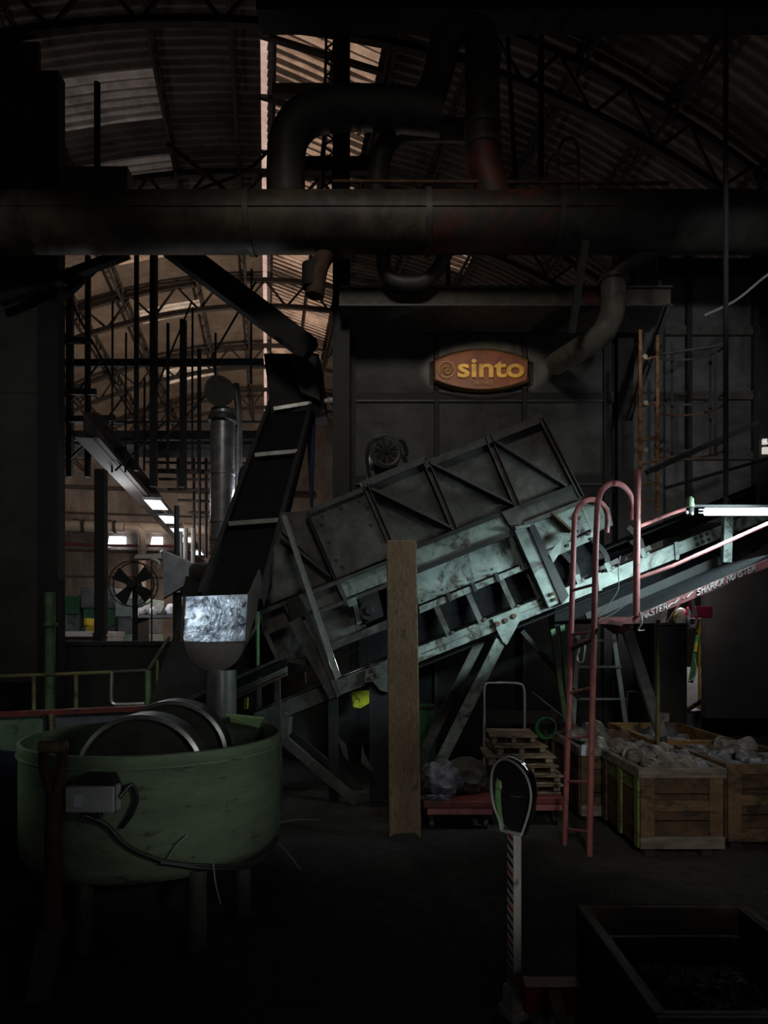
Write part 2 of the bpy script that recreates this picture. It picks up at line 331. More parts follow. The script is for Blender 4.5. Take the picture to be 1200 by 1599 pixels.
# ------------------------------------------------------------------ the setting
def build_setting():
    m = MB(); m.grid(lambda a, b: H(-11+24*a, -6+33*b, 0), 2, 2)
    # a slab of real thickness
    o = m.build('floor', 'floor'); o.modifiers.new('solid', 'SOLIDIFY').thickness = .2; o.modifiers['solid'].offset = -1
    struct(o)
    # corrugated barrel roof with translucent sheets let into it
    us = [-11, -9, -7, -5, -4, -3.2, -2.45, -1.7, -.8, -.09, .1, .65, 1.2, 1.75, 2.8, 3.9, 4.5, 5.2, 6.5, 8, 10, 12.9]
    sk = {'sky_dim': [(-3.2, -1.7, 10.2, 11.2), (-3.2, -1.7, 11.9, 12.35)],
          'sky_b': [(-3.2, -1.7, 17.0, 17.7), (-3.2, -1.7, 20.7, 21.9)],
          'sky_edge': [(-.09, .1, 8.75, 26.0)], 'sky_a': [(.1, 1.75, 8.75, 26.0), (-3.2, -1.7, 14.3, 15.0), (3.9, 4.5, 13.6, 14.3)]}
    pitch, n = .16, 6
    vs = [-6+i*pitch/n for i in range(int(33/pitch*n)+1)]
    def pt(u, v, lift=0): return H(u, v, roof_z(u)+.028*math.cos(2*math.pi*v/pitch)+lift)
    def inside(u0, v0):
        for key, l in sk.items():
            for k, (a, b, c, d) in enumerate(l):
                if a-.01 <= u0 < b-.01 and c <= v0 < d: return (key, k)
        return None
    meshes = {None: bmesh.new()}
    cache = {}
    def vert(key, i, j):
        k = (key, i, j)
        if k not in cache:
            lift = (roof_z(.1)+.22-(us[i]-.1)*.28)-roof_z(us[i]) if key == ('sky_a', 0) else 0
            cache[k] = meshes[key].verts.new(pt(us[i], vs[j], lift))
        return cache[k]
    for i in range(len(us)-1):
        for j in range(len(vs)-1):
            key = inside(us[i], vs[j])
            if key not in meshes: meshes[key] = bmesh.new()
            meshes[key].faces.new((vert(key, i, j), vert(key, i+1, j), vert(key, i+1, j+1), vert(key, i, j+1)))
    w = 0
    for key, bm in meshes.items():
        mb = MB(); mb.bm.free(); mb.bm = bm
        if key is None: struct(mb.build('ceiling', 'roof', sharp=3))
        else:
            w += 1; struct(mb.build('window_%d' % w, key[0], sharp=3))
    # upstands either side of the raised ridge sheets
    m = MB()
    for u, z0, z1 in ((.10, roof_z(.1)-.04, roof_z(.1)+.30), (1.75, roof_z(1.75)-.32, roof_z(1.75)+.06)):
        m.prism([H(u, 8.75, z0), H(u+.05, 8.75, z0), H(u+.05, 8.75, z1), H(u, 8.75, z1)], H(0, 26, 0)-H(0, 8.75, 0))
    m.prism([H(.05, 8.72, roof_z(.1)-.04), H(1.8, 8.72, roof_z(1.75)-.4), H(1.8, 8.72, roof_z(1.75)+.06), H(.05, 8.72, roof_z(.1)+.32)], H(0, .03, 0))
    struct(m.build('trim_1', 'truss'))
    m = MB()
    for v in (9.6, 10.7, 11.9, 13.2): m.prism([H(-.1, v, roof_z(.1)-.05), H(1.75, v, roof_z(1.75)-.33), H(1.75, v, roof_z(1.75)-.26), H(-.1, v, roof_z(.1)+.02)], H(0, .07, 0))
    struct(m.build('trim_3', 'truss'))
    # steel panel closing the gap between the two housings, dark machine left of the housing
    a, b = P(958, 0, 8.25).x, P(1036, 0, 8.25).x
    m = MB(); m.box((a, 8.25, 0), (b, 8.32, 6.5))
    struct(m.build('wall_panel', 'panel'))
    m = MB(); m.chan((P(978, 0, 8.1).x, 8.1, 0), (P(978, 0, 8.1).x, 8.1, 6.5), .2, .12, .02, up=(0, 1, 0)); struct(m.build('steel_column', 'frame'))
    m = MB(); m.box((-1.72, 8.5, 0), (-.56, 9.1, 3.15)); struct(m.build('wall_lower', 'blackwall'))
    # walls
    def wall(name, a, b, mat, t=.2):
        mb = MB(); n = 24; (u0, v0), (u1, v1) = a, b
        pts = [H(u0+(u1-u0)*i/n, v0+(v1-v0)*i/n, 0) for i in range(n+1)]
        tops = [H(u0+(u1-u0)*i/n, v0+(v1-v0)*i/n, roof_z(u0+(u1-u0)*i/n)+.02) for i in range(n+1)][::-1]
        d = (pts[-1]-pts[0]).normalized(); nrm = V((-d.y, d.x, 0))*t
        mb.prism(pts+tops, nrm); return struct(mb.build(name, mat))
    wall('wall_far', (12.6, 26.05), (-10.8, 26.05), 'hallwall', -.25)
    wall('wall_left', (-10.8, 26), (-10.8, -5.5), 'hallwall', -.2)
    wall('wall_right', (12.6, -5.5), (12.6, 26), 'blackwall', -.2)
    wall('wall_back', (-10.8, -5.5), (12.6, -5.5), 'blackwall', -.2)
    # lattice trusses across the hall and lattice purlins along it
    def truss(v):
        mb = MB(); n = 44; pr = None
        for i in range(n+1):
            u = -10.4+22.8*i/n; a = H(u, v, roof_z(u)-.22); b = H(u, v, roof_z(u)-.85)
            if pr:
                mb.bar(pr[0], a, .10, .10); mb.bar(pr[1], b, .10, .10)
                mb.bar(pr[0] if i % 2 else pr[1], b if i % 2 else a, .045, .045)
            pr = (a, b)
        struct(mb.build('roof_truss', 'truss'))
    for v in (8.55, 12.2, 15.9, 19.5, 23.0): truss(v)
    def purlin(u):
        mb = MB(); z = roof_z(u); v0, v1 = 7.0, 25.9; n = 46
        mb.bar(H(u, v0, z-.09), H(u, v1, z-.09), .05, .06); mb.bar(H(u, v0, z-.40), H(u, v1, z-.40), .05, .05)
        for i in range(n):
            a, b = v0+(v1-v0)*i/n, v0+(v1-v0)*(i+1)/n
            mb.bar(H(u, a, z-(.09 if i % 2 else .40)), H(u, b, z-(.40 if i % 2 else .09)), .025, .025)
        struct(mb.build('roof_purlin', 'truss'))
    for u in (-9.2, -7.9, -6.6, -5.4, -4.3, -3.3, -1.6, -.5, 1.0, 1.85, 3.0, 4.4, 5.8, 7.4, 9.2): purlin(u)
    # sheet wall left of the opening, its posts and seams
    m = MB(); x0, x1 = -6.6, -4.32
    for z0, z1 in ((1.0, 4.62), (4.66, 5.64), (5.68, 6.6), (6.62, 9.0)):
        m.box((x0, 8.0, z0), (x1, 8.06, z1))
    for z in (4.64, 5.66, 6.61): m.box((x0, 7.99, z-.03), (x1, 8.02, z+.03))
    struct(m.build('wall_partition', 'wall_sheet'))
    m = MB(); m.chan((-4.18, 7.95, 0), (-4.18, 7.95, 8.6), .26, .18, .02, up=(0, 1, 0)); struct(m.build('steel_column', 'frame'))
    m = MB(); m.chan((-5.35, 7.9, 0), (-5.35, 7.9, 8.6), .14, .12, .015, up=(0, -1, 0)); struct(m.build('steel_column', 'frame'))
    # black post standing in the opening
    m = MB(); m.chan(P(155, 990, 9.5)*1, P(155, 732, 9.5), .15, .12, .015, up=(0, 1, 0))
    m.box((-4.30, 9.45, 0), (-4.16, 9.6, 1.62)); struct(m.build('steel_column', 'dark'))
    # dark low wall under the opening
    m = MB(); m.box((-6.6, 9.0, 0), (-1.7, 9.2, 1.47))
    m.box((-6.6, 8.97, 1.44), (-1.7, 9.22, 1.50)); struct(m.build('low_wall', 'blackwall'))
    # columns beside the machine housing
    m = MB(); c = P(533, 990, 7.6)
    m.chan((c.x, 7.6, 0), (c.x, 7.6, 9.9), .20, .14, .02, up=(0, 1, 0)); struct(m.build('steel_column', 'frame'))
    m = MB(); a, b = P(508, 305, 7.9), P(518, 20, 7.9)
    for dx in (-.05, .08): m.bar(a+V((dx, 0, -.6)), b+V((dx, 0, .3)), .03, .03)
    for i in range(26):
        q = lambda t, dx: a.lerp(b, t)+V((dx, 0, 0))
        m.bar(q(i/26, -.05 if i % 2 else .08), q((i+1)/26, .08 if i % 2 else -.05), .016, .016)
    struct(m.build('lattice_column', 'truss'))
    # black bracing girders
    m = MB(); m.bar(P(262, 380, 7.7), P(486, 548, 7.7), .2, .26, up=(.6, 0, .8)); struct(m.build('brace_girder', 'dark'))
    m = MB(); m.bar(P(0, 470, 7.7), P(200, 395, 7.7), .10, .10); m.bar(P(92, 470, 7.8), P(160, 405, 7.8), .08, .08); struct(m.build('brace_girder', 'dark'))
    m = MB(); m.box(P(-40, 306, 8.6), P(208, 276, 8.8)); struct(m.build('roof_girder', 'girder'))
    m = MB(); m.box(P(425, 146, 9.6), P(560, 138, 9.7)); m.box(P(440, 266, 8.4), P(600, 252, 8.5)); struct(m.build('tie_beam', 'truss'))
    m = MB(); m.box(P(400, 14, 6.9), P(1220, -30, 7.2)); struct(m.build('tie_beam', 'dark'))
    # crane girder running along the hall, the bridge girder across it
    m = MB(); m.chan(H(-2.45, 9.3, 4.45), H(-2.45, 25.9, 4.45), .34, .20, .03, up=H(1, 0, 0))
    m.bar(H(-2.45, 9.3, 4.29), H(-2.45, 25.9, 4.29), .24, .04); struct(m.build('crane_girder', 'truss'))
    m = MB(); m.box(P(112, 694, 12), P(420, 680, 12.3)); struct(m.build('bridge_girder', 'dark'))
    m = MB(); m.box(P(120, 714, 12.35), P(420, 694, 12.4)); struct(m.build('bridge_girder', 'girder'))
    # far wall: ledges and windows
    m = MB()
    for z, h in ((7.1, .12), (4.72, .10), (3.75, .07), (6.15, .06)):
        m.prism([H(-10.6, 25.9, z), H(2, 25.9, z), H(2, 25.9, z+h), H(-10.6, 25.9, z+h)], H(0, .14, 0))
    struct(m.build('trim_2', 'truss'))
    k = 20
    for u0, u1, z0, z1 in ((-5.95, -5.3, 4.92, 5.32), (-4.4, -3.95, 4.98, 5.34)):
        k += 1; mb = MB(); mb.prism([H(u0, 25.85, z0), H(u1, 25.85, z0+.04), H(u1, 25.85, z1), H(u0+.06, 25.85, z1)], H(0, .1, 0))
        struct(mb.build('window_%d' % k, 'window_on'))
    # right-hand side: black wall with small lit panes, dark walls behind the ramp
    m = MB(); m.box((5.0, 8.6, 0), (9.0, 8.75, 7.5)); struct(m.build('wall_divider', 'blackwall'))
    for i, (x0, y0, x1, y1, mt) in enumerate(((1193, 685, 1199, 689, 'window_warm'), (1193, 690, 1200, 693, 'window_warm'), (1182, 697, 1186, 707, 'window_warm'), (1193, 698, 1206, 708, 'window_warm'), (1182, 684, 1185, 688, 'window_warm'))):
        mb = MB(); mb.px([(x0, y0), (x1, y0), (x1, y1), (x0, y1)], 8.55, .04); struct(mb.build('window_%d' % (30+i), mt))
    m = MB(); m.px([(1105, 1150), (1105, 905), (1300, 800), (1300, 1150)], 7.6, .15)
    m.box((P(1105, 0, 7.6).x, 7.6, 0), (6.2, 7.75, .6)); struct(m.build('wall_screen', 'blackwall'))
    m = MB(); m.px([(1040, 1160), (1040, 740), (1260, 740), (1260, 930), (1108, 930), (1108, 980), (1072, 980), (1072, 1160)], 9.4, .15); struct(m.build('wall_inner', 'blackwall'))

build_setting()

# ------------------------------------------------------------------ far hall
for i, v in enumerate((13.5, 15.2, 16.9, 18.35, 21.3)):
    lbl = ('flat ceiling light under the crane girder, largest and nearest of the row', 'flat ceiling light under the crane girder, second from the near end',
           'flat ceiling light in the middle of the row under the crane girder', 'flat ceiling light under the crane girder, second from the far end', 'smallest flat ceiling light at the far end of the crane girder row')[i]
    c = H(-2.18, v, 4.2); t = thing('ceiling_light', lbl, 'light', c, 'lights under the crane girder')
    mb = MB(); mb.prism([H(-2.36, v-.5, 4.2), H(-2.0, v-.5, 4.2), H(-2.0, v+.5, 4.2), H(-2.36, v+.5, 4.2)], (0, 0, .05)); mb.build('housing', 'girder', t)
    mb = MB(); mb.prism([H(-2.33, v-.47, 4.19), H(-2.03, v-.47, 4.19), H(-2.03, v+.47, 4.19), H(-2.33, v+.47, 4.19)], (0, 0, .008)); mb.build('diffuser', 'panel_on', t)

M['cream_pipe'] = pm('dusty cream pipe', (.50, .42, .36), (.36, .30, .26), rough=.5, scale=2)
t = thing('wall_pipe', 'thick pale pipe along the far hall wall above two lit windows', 'pipe', H(-6, 25.4, 5.6))
MB().cyl(H(-10.5, 25.5, 5.62), H(-2.2, 25.5, 5.62), .21).build('pipe', 'cream_pipe', t)
MB().tube(smooth([H(-5.2, 25.35, 5.6), H(-4.75, 25.3, 5.55), H(-4.6, 25.3, 5.2), H(-4.6, 25.3, 4.2), H(-4.6, 25.3, 2.6)], 5), .15, 12).build('down_pipe', 'cream_pipe', t)
for u in (-8.5, -6.7, -5.6, -3.4): MB().lathe([(.2, -.05), (.25, -.05), (.25, .05), (.2, .05)], H(u, 25.5, 5.62), H(1, 0, 0), 20).build('collar', 'truss', t)
tag(MB().tube([H(-10.5, 25.5, 5.0), H(-7, 25.4, 4.93), H(-6.3, 25.4, 4.9), H(-2.5, 25.4, 4.96)], .05, 8).build('wall_pipe', 'red_dull'), 'thin red pipe under the thick pale pipe on the far wall', 'pipe')

# rack of hangers and rails standing behind the opening
t = thing('pipe_rack', 'tall black pipe rack with uprights and rails inside the left opening', 'rack', P(200, 990, 10.2)*1)
for x, w, y0, y1 in ((109, .09, 420, 745), (137, .07, 400, 745), (213, .06, 385, 735), (240, .10, 385, 760), (262, .04, 505, 740), (286, .09, 500, 760), (311, .05, 545, 740)):
    m = MB(); m.bar(P(x, y1, 10.2), P(x+.5, y0, 10.2), w, w, up=(0, 1, 0)); m.build('upright', 'dark', t)
for y, h in ((567, .11), (686, .04), (660, .025)):
    m = MB(); m.bar(P(92, y, 10.3), P(412, y-1, 10.3), .06, h); m.build('rail', 'dark', t)
for (a, b), (c, d) in (((96, 612), (150, 612)), ((96, 655), (180, 653)), ((98, 532), (142, 532))):
    m = MB(); m.bar(P(a, b, 10.1), P(c, d, 10.1), .06, .09); m.build('bracket', 'dark', t)
m = MB()
for z in (9,): m.box((P(90, 0, 10.2).x, 10.1, P(0, 800, 10.2).z), (P(90, 0, 10.2).x+.02, 10.12, 0))
m.build('foot', 'dark', t)
for (a, b, c, d, w) in ((100, 640, 160, 560, .02), (110, 470, 180, 600, .025), (230, 640, 300, 470, .02), (140, 690, 200, 610, .02), (330, 560, 400, 440, .02), (250, 690, 330, 610, .02), (105, 720, 170, 660, .025), (180, 735, 262, 655, .02)):
    m = MB(); m.cyl(P(a, b, 10.15), P(c, d, 10.15), w/2+.006, 6); m.build('tie_rod', 'dark', t)
for x, y0, y1 in ((175, 470, 738), (196, 520, 738), (225, 590, 736), (300, 480, 736), (336, 520, 600), (392, 420, 600)):
    m = MB(); m.cyl(P(x, y1, 10.25), P(x+1, y0, 10.25), .018, 6); m.build('tie_rod', 'dark', t)
t = thing('hanging_pipes', 'grid of thin black process pipes right of the crane girder', 'pipework', P(300, 990, 13))
k = 0
for x in (278, 290, 303, 312, 322, 395): MB().cyl(P(x, 870 if x > 300 else 765, 13+.2*(k % 3)), P(x, 690, 13+.2*(k % 3)), .03, 8).build('riser', 'truss', t); k += 1
for y in (712, 722, 735, 748, 764, 781, 800): MB().cyl(P(205+.9*(y-700), y, 13.1), P(330 if y % 2 else 420, y+2, 13.1), .028 if y != 735 else .05, 8).build('pipe_run', 'truss', t)
m = MB(); m.cyl(P(282, 900, 11), P(282, 830, 11), .04, 8); m.build('riser', 'angle_bright', t)
for x in (290, 302): lab(MB().cyl(P(x, 880, 13.2), P(x, 825, 13.2), .05, 8).build('riser', 'concrete', t), 'pale riser pipe')

# machines on the far hall floor
def machine(x0, x1, ytop, Y, lbl, mats, depth=1.4):
    a, b = P(x0, ytop, Y), P(x1, ytop, Y); zt = a.z
    t = thing('machine_cabinet', lbl, 'machine', ((a.x+b.x)/2, Y, 0))
    MB().box((a.x, Y, 0), (b.x, Y+depth, zt*.62)).build('base_casing', mats[0], t, bevel=.02)
    MB().box((a.x+.03, Y+.04, zt*.62), (b.x-.03, Y+depth-.04, zt*.80)).build('body', mats[1], t, bevel=.02)
    MB().box((a.x-.02, Y-.03, zt*.80), (b.x+.02, Y+depth, zt)).build('top_casing', mats[2], t, bevel=.03)
    m = MB()
    for i in range(5): m.box((a.x+.1, Y-.02, zt*.30+.08*i), (b.x-.1, Y+.01, zt*.30+.08*i+.03))
    m.build('louvre', 'mach_grey', t); return t
machine(92, 124, 930, 18.5, 'green machine cabinet half hidden by the sheet wall', ('mach_green', 'mach_pale', 'mach_green'))
machine(127, 180, 918, 18.2, 'grey machine cabinet with green band behind the black post', ('mach_grey', 'mach_green', 'mach_grey'))
machine(181, 228, 934, 17.5, 'pale teal machine cabinet behind the fan', ('mach_pale', 'mach_grey', 'mach_pale'))
m = MB(); m.box(P(131, 976, 16.5), P(149, 966, 17)); m.box((P(131, 0, 16.5).x, 16.6, 0), (P(149, 0, 16.5).x, 16.9, P(0, 976, 16.5).z)); tag(m.build('tool_box', 'yellow'), 'small yellow box in front of the grey machine cabinet', 'box')
t = thing('work_bench', 'pale concrete work bench under the yellow box', 'bench', P(140, 990, 14)-V((0, 0, 1.6)))
a, b = P(70, 986, 14), P(166, 986, 14)
MB().box((a.x, 14, a.z-.12), (b.x, 15, a.z)).build('top', 'concrete', t, bevel=.01)
MB().box((a.x, 14.1, 0), (b.x, 14.9, a.z-.12)).build('plinth', 'concrete', t)
t = thing('work_bench', 'cluttered grey bench with pale castings behind the fan', 'bench', (P(250, 0, 13).x, 13, 0))
a, b = P(205, 960, 13), P(300, 960, 13)
MB().box((a.x, 13, a.z-.06), (b.x, 13.8, a.z)).build('top', 'mach_grey', t)
for xx in (a.x+.05, b.x-.1): MB().box((xx, 13.05, 0), (xx+.06, 13.7, a.z-.06)).build('leg', 'frame', t)
for i in range(12):
    x = 212+i*7.0; c = P(x, 956-(i % 3)*2, 13.2); r = .06+.035*((i*7) % 3)
    mb = MB()
    if i % 3 == 0: mb.lathe([(0, 0), (r, 0), (r*.7, r), (r, 2*r), (0, 2*r)], (c.x, c.y+.2, a.z), seg=14)
    else: mb.blob((c.x, c.y+.1*(i % 4), a.z+r*.8), r, 2, .3, seed=i)
    tag(mb.build('casting', 'white_p' if i % 4 == 0 else 'concrete'), 'pale casting on the cluttered grey bench behind the fan', 'casting', 'pale castings on the far bench')

# drum fan in silhouette
c = P(207, 912, 9.6); t = thing('pedestal_fan', 'black pedestal fan with broad blades in silhouette before the far wall', 'fan', (c.x, c.y, 0))
MB().lathe([(.33, -.05), (.345, -.05), (.345, -.04), (.33, -.04), (.33, -.05)], c, (0, 1, 0), 40).build('guard_ring', 'dark', t)
MB().lathe([(.33, .12), (.345, .12), (.345, .13), (.33, .13), (.33, .12)], c, (0, 1, 0), 40).build('guard_ring', 'dark', t)
m = MB()
for k in range(12):
    d = V((math.cos(k*math.pi/6), 0, math.sin(k*math.pi/6)))*.335; m.tube([c+d+V((0, -.05, 0)), c+d+V((0, .13, 0))], .006, 5)
m.build('guard_wire', 'dark', t)
for k, ang in enumerate((40, 150, 235, 325)):
    a = R(ang); d = V((math.cos(a), 0, math.sin(a))); n = V((-d.z, 0, d.x))
    MB().prism([c+d*.05-n*.04, c+d*.30-n*.12, c+d*.31+n*.09, c+d*.05+n*.04], (0, .02, 0)).build('blade', 'dark', t)
MB().cyl(c+V((0, -.07, 0)), c+V((0, .2, 0)), .07, 16).build('motor', 'dark', t)
MB().cyl((c.x, c.y+.1, .05), (c.x, c.y+.1, c.z-.05), .04, 10).build('stand', 'dark', t)
MB().cyl((c.x, c.y+.1, 0), (c.x, c.y+.1, .05), .32, 24).build('base', 'dark', t)

# pale sheet metal hood beside the fan
t = thing('extraction_hood', 'pale grey folded sheet metal hood right of the fan', 'hood', (P(275, 0, 9.48).x, 9.42, 0))
MB().px([(254, 860), (300, 880), (290, 915), (256, 936)], 9.42, .02).build('side_sheet', 'hoodlamp', t)
MB().prism([P(254, 860, 9.42), P(300, 880, 9.42), P(300, 880, 9.42)+V((-.25, .6, .05)), P(254, 860, 9.42)+V((-.25, .6, .05))], (0, 0, .02)).build('top_sheet', 'cream', t)
MB().prism([P(256, 936, 9.42), P(290, 915, 9.42), P(290, 915, 9.95), P(256, 936, 9.95)], (0, 0, .02)).build('bottom_sheet', 'frame', t)
MB().tube([P(288, 935, 9.46), P(276, 860, 9.46), P(276, 790, 9.46)], .04, 8).build('chain', 'dark', t)
MB().box((P(270, 0, 9.5).x, 9.5, 0), (P(290, 0, 9.5).x, 9.6, P(0, 925, 9.5).z)).build('stand', 'dark', t)
t = thing('bench_lamp', 'cream flat lamp shade sticking out left of the sheet metal hood', 'lamp', P(245, 872, 9.42))
MB().prism([P(212, 866, 9.42), P(252, 864, 9.42), P(253, 872, 9.42), P(209, 872, 9.42)], (0, .25, 0)).build('shade', 'cream', t)
MB().tube(smooth([P(237, 872, 9.45), P(248, 878, 9.45), P(250, 888, 9.48)]), .03, 8).build('arm', 'cream', t)
m = MB(); q = P(237, 872, 9.45); m.box((q.x-.01, 9.44, 0), (q.x+.01, 9.46, q.z)); m.build('stand', 'dark', t)

# galvanised spiral duct
t = thing('ventilation_duct', 'galvanised spiral duct standing in front of the lit hall', 'duct', (P(349, 0, 8.6).x, 8.6, 0))
c0, c1 = P(347, 866, 8.6), P(348, 640, 8.6)
n = 60; pts = [c0.lerp(c1, i/n) for i in range(n+1)]
MB().tube(pts, [.156+.007*(i % 2) for i in range(n+1)], 24).build('riser', 'galv', t, )
MB().cyl(P(343, 611, 8.35), P(345, 611, 8.75), .193, 28).build('end_cap', 'duct_grey', t)
MB().lathe([(.16, -.06), (.19, -.03), (.19, .03), (.16, .06)], P(348, 655, 8.6), (0, 0, 1), 24).build('collar', 'duct_grey', t)
for y in (740, 815, 842): MB().lathe([(.155, -.02), (.172, -.02), (.172, .02), (.155, .02)], P(347.5, y, 8.6), (0, 0, 1), 24).build('band', 'galv', t)
MB().tube(smooth([P(347, 866, 8.6), P(345, 882, 8.6), P(330, 894, 8.7), P(306, 896, 8.8)], 5), .15, 16).build('elbow', 'duct_grey', t)
MB().box((c0.x-.1, 8.8, 0), (c0.x+.1, 8.98, P(0, 885, 8.8).z)).build('stand', 'dark', t)
tag(MB().tube([P(373, 815, 8.8), P(373, 640, 8.8), P(368, 600, 8.8)], .05, 10).build('service_pipe', 'galv'), 'slim galvanised pipe rising just right of the spiral duct', 'pipe')
for i, (x, s) in enumerate(((374, 10), (382, 12))):
    tag(MB().tube(smooth([P(x, 800, 8.5), P(x, 750, 8.5), P(x+4, 732, 8.5), P(x+s, 730, 8.5), P(x+s+3, 745, 8.5), P(x+s+2, 800, 8.5)]), .022, 8).build('hose', 'rubber'), ('black hose looped right of the spiral duct, inner loop', 'black hose looped right of the spiral duct, outer loop')[i], 'hose')

# loose hanging rods and cables in front of the roof
for i, (x, y0, y1, Y, w, lbl) in enumerate((
    (152, 130, 300, 8.9, .045, 'black hanging rod before the dim roof lights at upper left'),
    (1134, -20, 800, 5.6, .022, 'long black cable dropping from the roof to the tube light'),
    (845, 20, 280, 7.6, .04, 'black hanger rod right of the upright duct above the rusty rail'),
    (805, 60, 282, 7.7, .03, 'slanting black hanger rod right beside the upright duct'))):
    tag(MB().cyl(P(x, y1, Y), P(x-(12 if i == 3 else 0), y0, Y), w, 8).build('hanging_rod' if i != 1 else 'hanging_cable', 'dark'), lbl, 'rod' if i != 1 else 'cable')
tag(MB().tube([P(262, 225, 7.9), P(310, 262, 7.9), P(362, 305, 7.9)], .028, 8).build('hanging_rod', 'orange_dark'), 'slanting rust brown rod above the long duct at upper left', 'rod')
tag(MB().tube(smooth([P(420, 235, 8.0), P(380, 270, 8.0), P(300, 300, 8.0)]), .02, 8).build('hanging_cable', 'dark'), 'black cable sagging left of the curved duct', 'cable')
# ------------------------------------------------------------------ sheet housing with the sign
YH = 8.0
xl, xr = P(541, 0, YH).x, P(958, 0, YH).x
t = thing('machine_housing', 'tall grey sheet steel housing carrying the oval brown sign', 'machine housing', ((xl+xr)/2, YH, 0))
gx = [541, 682, 820, 958]
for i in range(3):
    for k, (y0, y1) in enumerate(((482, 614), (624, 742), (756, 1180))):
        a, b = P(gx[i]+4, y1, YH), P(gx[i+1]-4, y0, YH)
        MB().box((a.x, YH+.03, a.z), (b.x, YH+.06, b.z)).build('panel', 'panel' if k < 2 else 'dark', t)  # bottom row near-black, painting in the shade under the conveyor
MB().box((xl, YH+.06, .0), (xr, 10.6, 5.75)).build('casing', 'frame', t)
for y in (618, 748):
    MB().chan(P(541, y, YH), P(958, y, YH), .08, .05, .012, up=(0, 1, 0)).build('rail', 'frame', t)
    m = MB(); m.box(P(541, y+9, YH+.005), P(958, y+6, YH+.02)); m.build('ledge', 'hood_edge', t)
for x in (549, 682, 820, 950):
    w = .10 if x in (549, 950) else .05
    MB().chan((P(x, 0, YH-.02).x, YH-.02, 0), (P(x, 0, YH-.02).x, YH-.02, 5.75), w, .06, .012, up=(0, 1, 0)).build('stiffener', 'frame', t)
# overhanging roof beam of the housing
a, b = P(530, 478, 7.35), P(1048, 452, 7.35)
t = thing('roof_beam', 'long rusty channel beam over the housing front below the big duct', 'beam', ((a.x+b.x)/2, 7.35, a.z))
MB().box((a.x, 7.35, a.z), (b.x, 7.37, b.z)).build('web', 'pipe', t)
MB().box((a.x, 7.30, b.z), (b.x, 7.95, b.z+.02)).build('flange', 'hood_edge', t)
MB().box((a.x, 7.30, a.z-.02), (b.x, 7.95, a.z)).build('flange', 'hood_edge', t)
lab(MB().px([(912, 474), (915, 456), (932, 452), (938, 474)], 7.33, .015).build('red_patch', 'red_dull', t), 'red painted patch on the beam')
for x in (700, 905, 1030): MB().bar(P(x, 480, 7.6), P(x, 395, 7.6), .05, .05, up=(0, 1, 0)).build('hanger', 'frame', t)
t = thing('roof_brace', 'flat dark brace slanting down from the beam end past the caged ladder', 'brace', P(985, 640, 7.2))
MB().bar(P(1043, 478, 7.2), P(980, 655, 7.2), .03, .12, up=(0, 1, 0)).build('bar', 'frame', t)
MB().bar(P(1043, 478, 7.27), P(980, 655, 7.27), .10, .02, up=(0, 1, 0)).build('flange', 'frame', t)
tag(MB().bar(P(915, 375, 6.6), P(893, 520, 7.0), .07, .07, up=(0, 1, 0)).build('hanger_bar', 'duct_grey'), 'grey slanting hanger bar left of the elbow pipe', 'hanger')

# second housing at the right behind the caged ladder
a, b = P(1034, 0, 8.3).x, P(1183, 0, 8.3).x
t = thing('filter_housing', 'dark sheet filter housing behind the caged ladder', 'machine housing', ((a+b)/2, 8.3, 0))
for k, (y0, y1) in enumerate(((430, 510), (524, 612), (624, 706), (718, 815))):
    for x0, x1 in ((1034, 1074), (1082, 1180)):
        p, q = P(x0, y1, 8.3), P(x1, y0, 8.3); MB().box((p.x, 8.33, p.z), (q.x, 8.35, q.z)).build('panel', 'panel', t)
zb = P(0, 820, 8.35).z
MB().box((a, 8.35, zb), (b, 9.3, 6.5)).build('casing', 'dark', t)
for xx in (a+.02, b-.12): MB().box((xx, 8.4, 0), (xx+.1, 8.5, zb)).build('leg', 'dark', t)
for y in (517, 618, 712): MB().box(P(1034, y+5, 8.28), P(1183, y-5, 8.34)).build('rail', 'hood_edge', t)
for x in (1036, 1078, 1182): MB().box((P(x-4, 0, 8.26).x, 8.26, zb), (P(x+4, 0, 8.26).x, 8.34, 6.5)).build('stiffener', 'dark', t)
tag(MB().tube(smooth([P(1100, 493, 6.9), P(1148, 470, 6.9), P(1188, 438, 6.8), P(1206, 424, 6.8)]), .014, 6).build('hanging_cable', 'wire'), 'thin pale cable sloping up at the right above the caged ladder', 'cable')
tag(MB().bar(P(1010, 738, 7.0), P(1184, 660, 7.0), .05, .055).build('guard_rail', 'frame'), 'black sloping bar across the caged ladder', 'rail')
tag(MB().bar(P(1040, 762, 6.4), P(1215, 712, 6.4), .03, .03).build('guard_rail', 'dark'), 'lower dark sloping bar right of the caged ladder', 'rail')

# ------------------------------------------------------------------ sign
def sgn(x, y, Y=7.86): return P(x, y, Y)
def arc_outline(grow, Y):
    c = []
    for i in range(17):
        s = i/16; x = 677-grow+(150+2*grow)*s; y = 561-grow*.5-16.5*(1-(2*s-1)**2); c.append(P(x, y, Y))
    for i in range(17):
        s = 1-i/16; x = 677-grow+(150+2*grow)*s; y = 594+grow*.5+15*(1-(2*s-1)**2); c.append(P(x, y, Y))
    return c
t = thing('name_sign', 'oval brown sign with golden letters on the grey housing', 'sign', P(752, 610, 7.9))
MB().prism(arc_outline(-1.5, 7.88), (0, .1, 0)).build('board', 'sign', t)
o_, i_ = arc_outline(0, 7.86), arc_outline(-3.6, 7.86); m = MB(); n = len(o_)
for k in range(n):
    a, b, c, d = o_[k], o_[(k+1) % n], i_[(k+1) % n], i_[k]
    m.prism([a, b, c, d], (0, .05, 0))
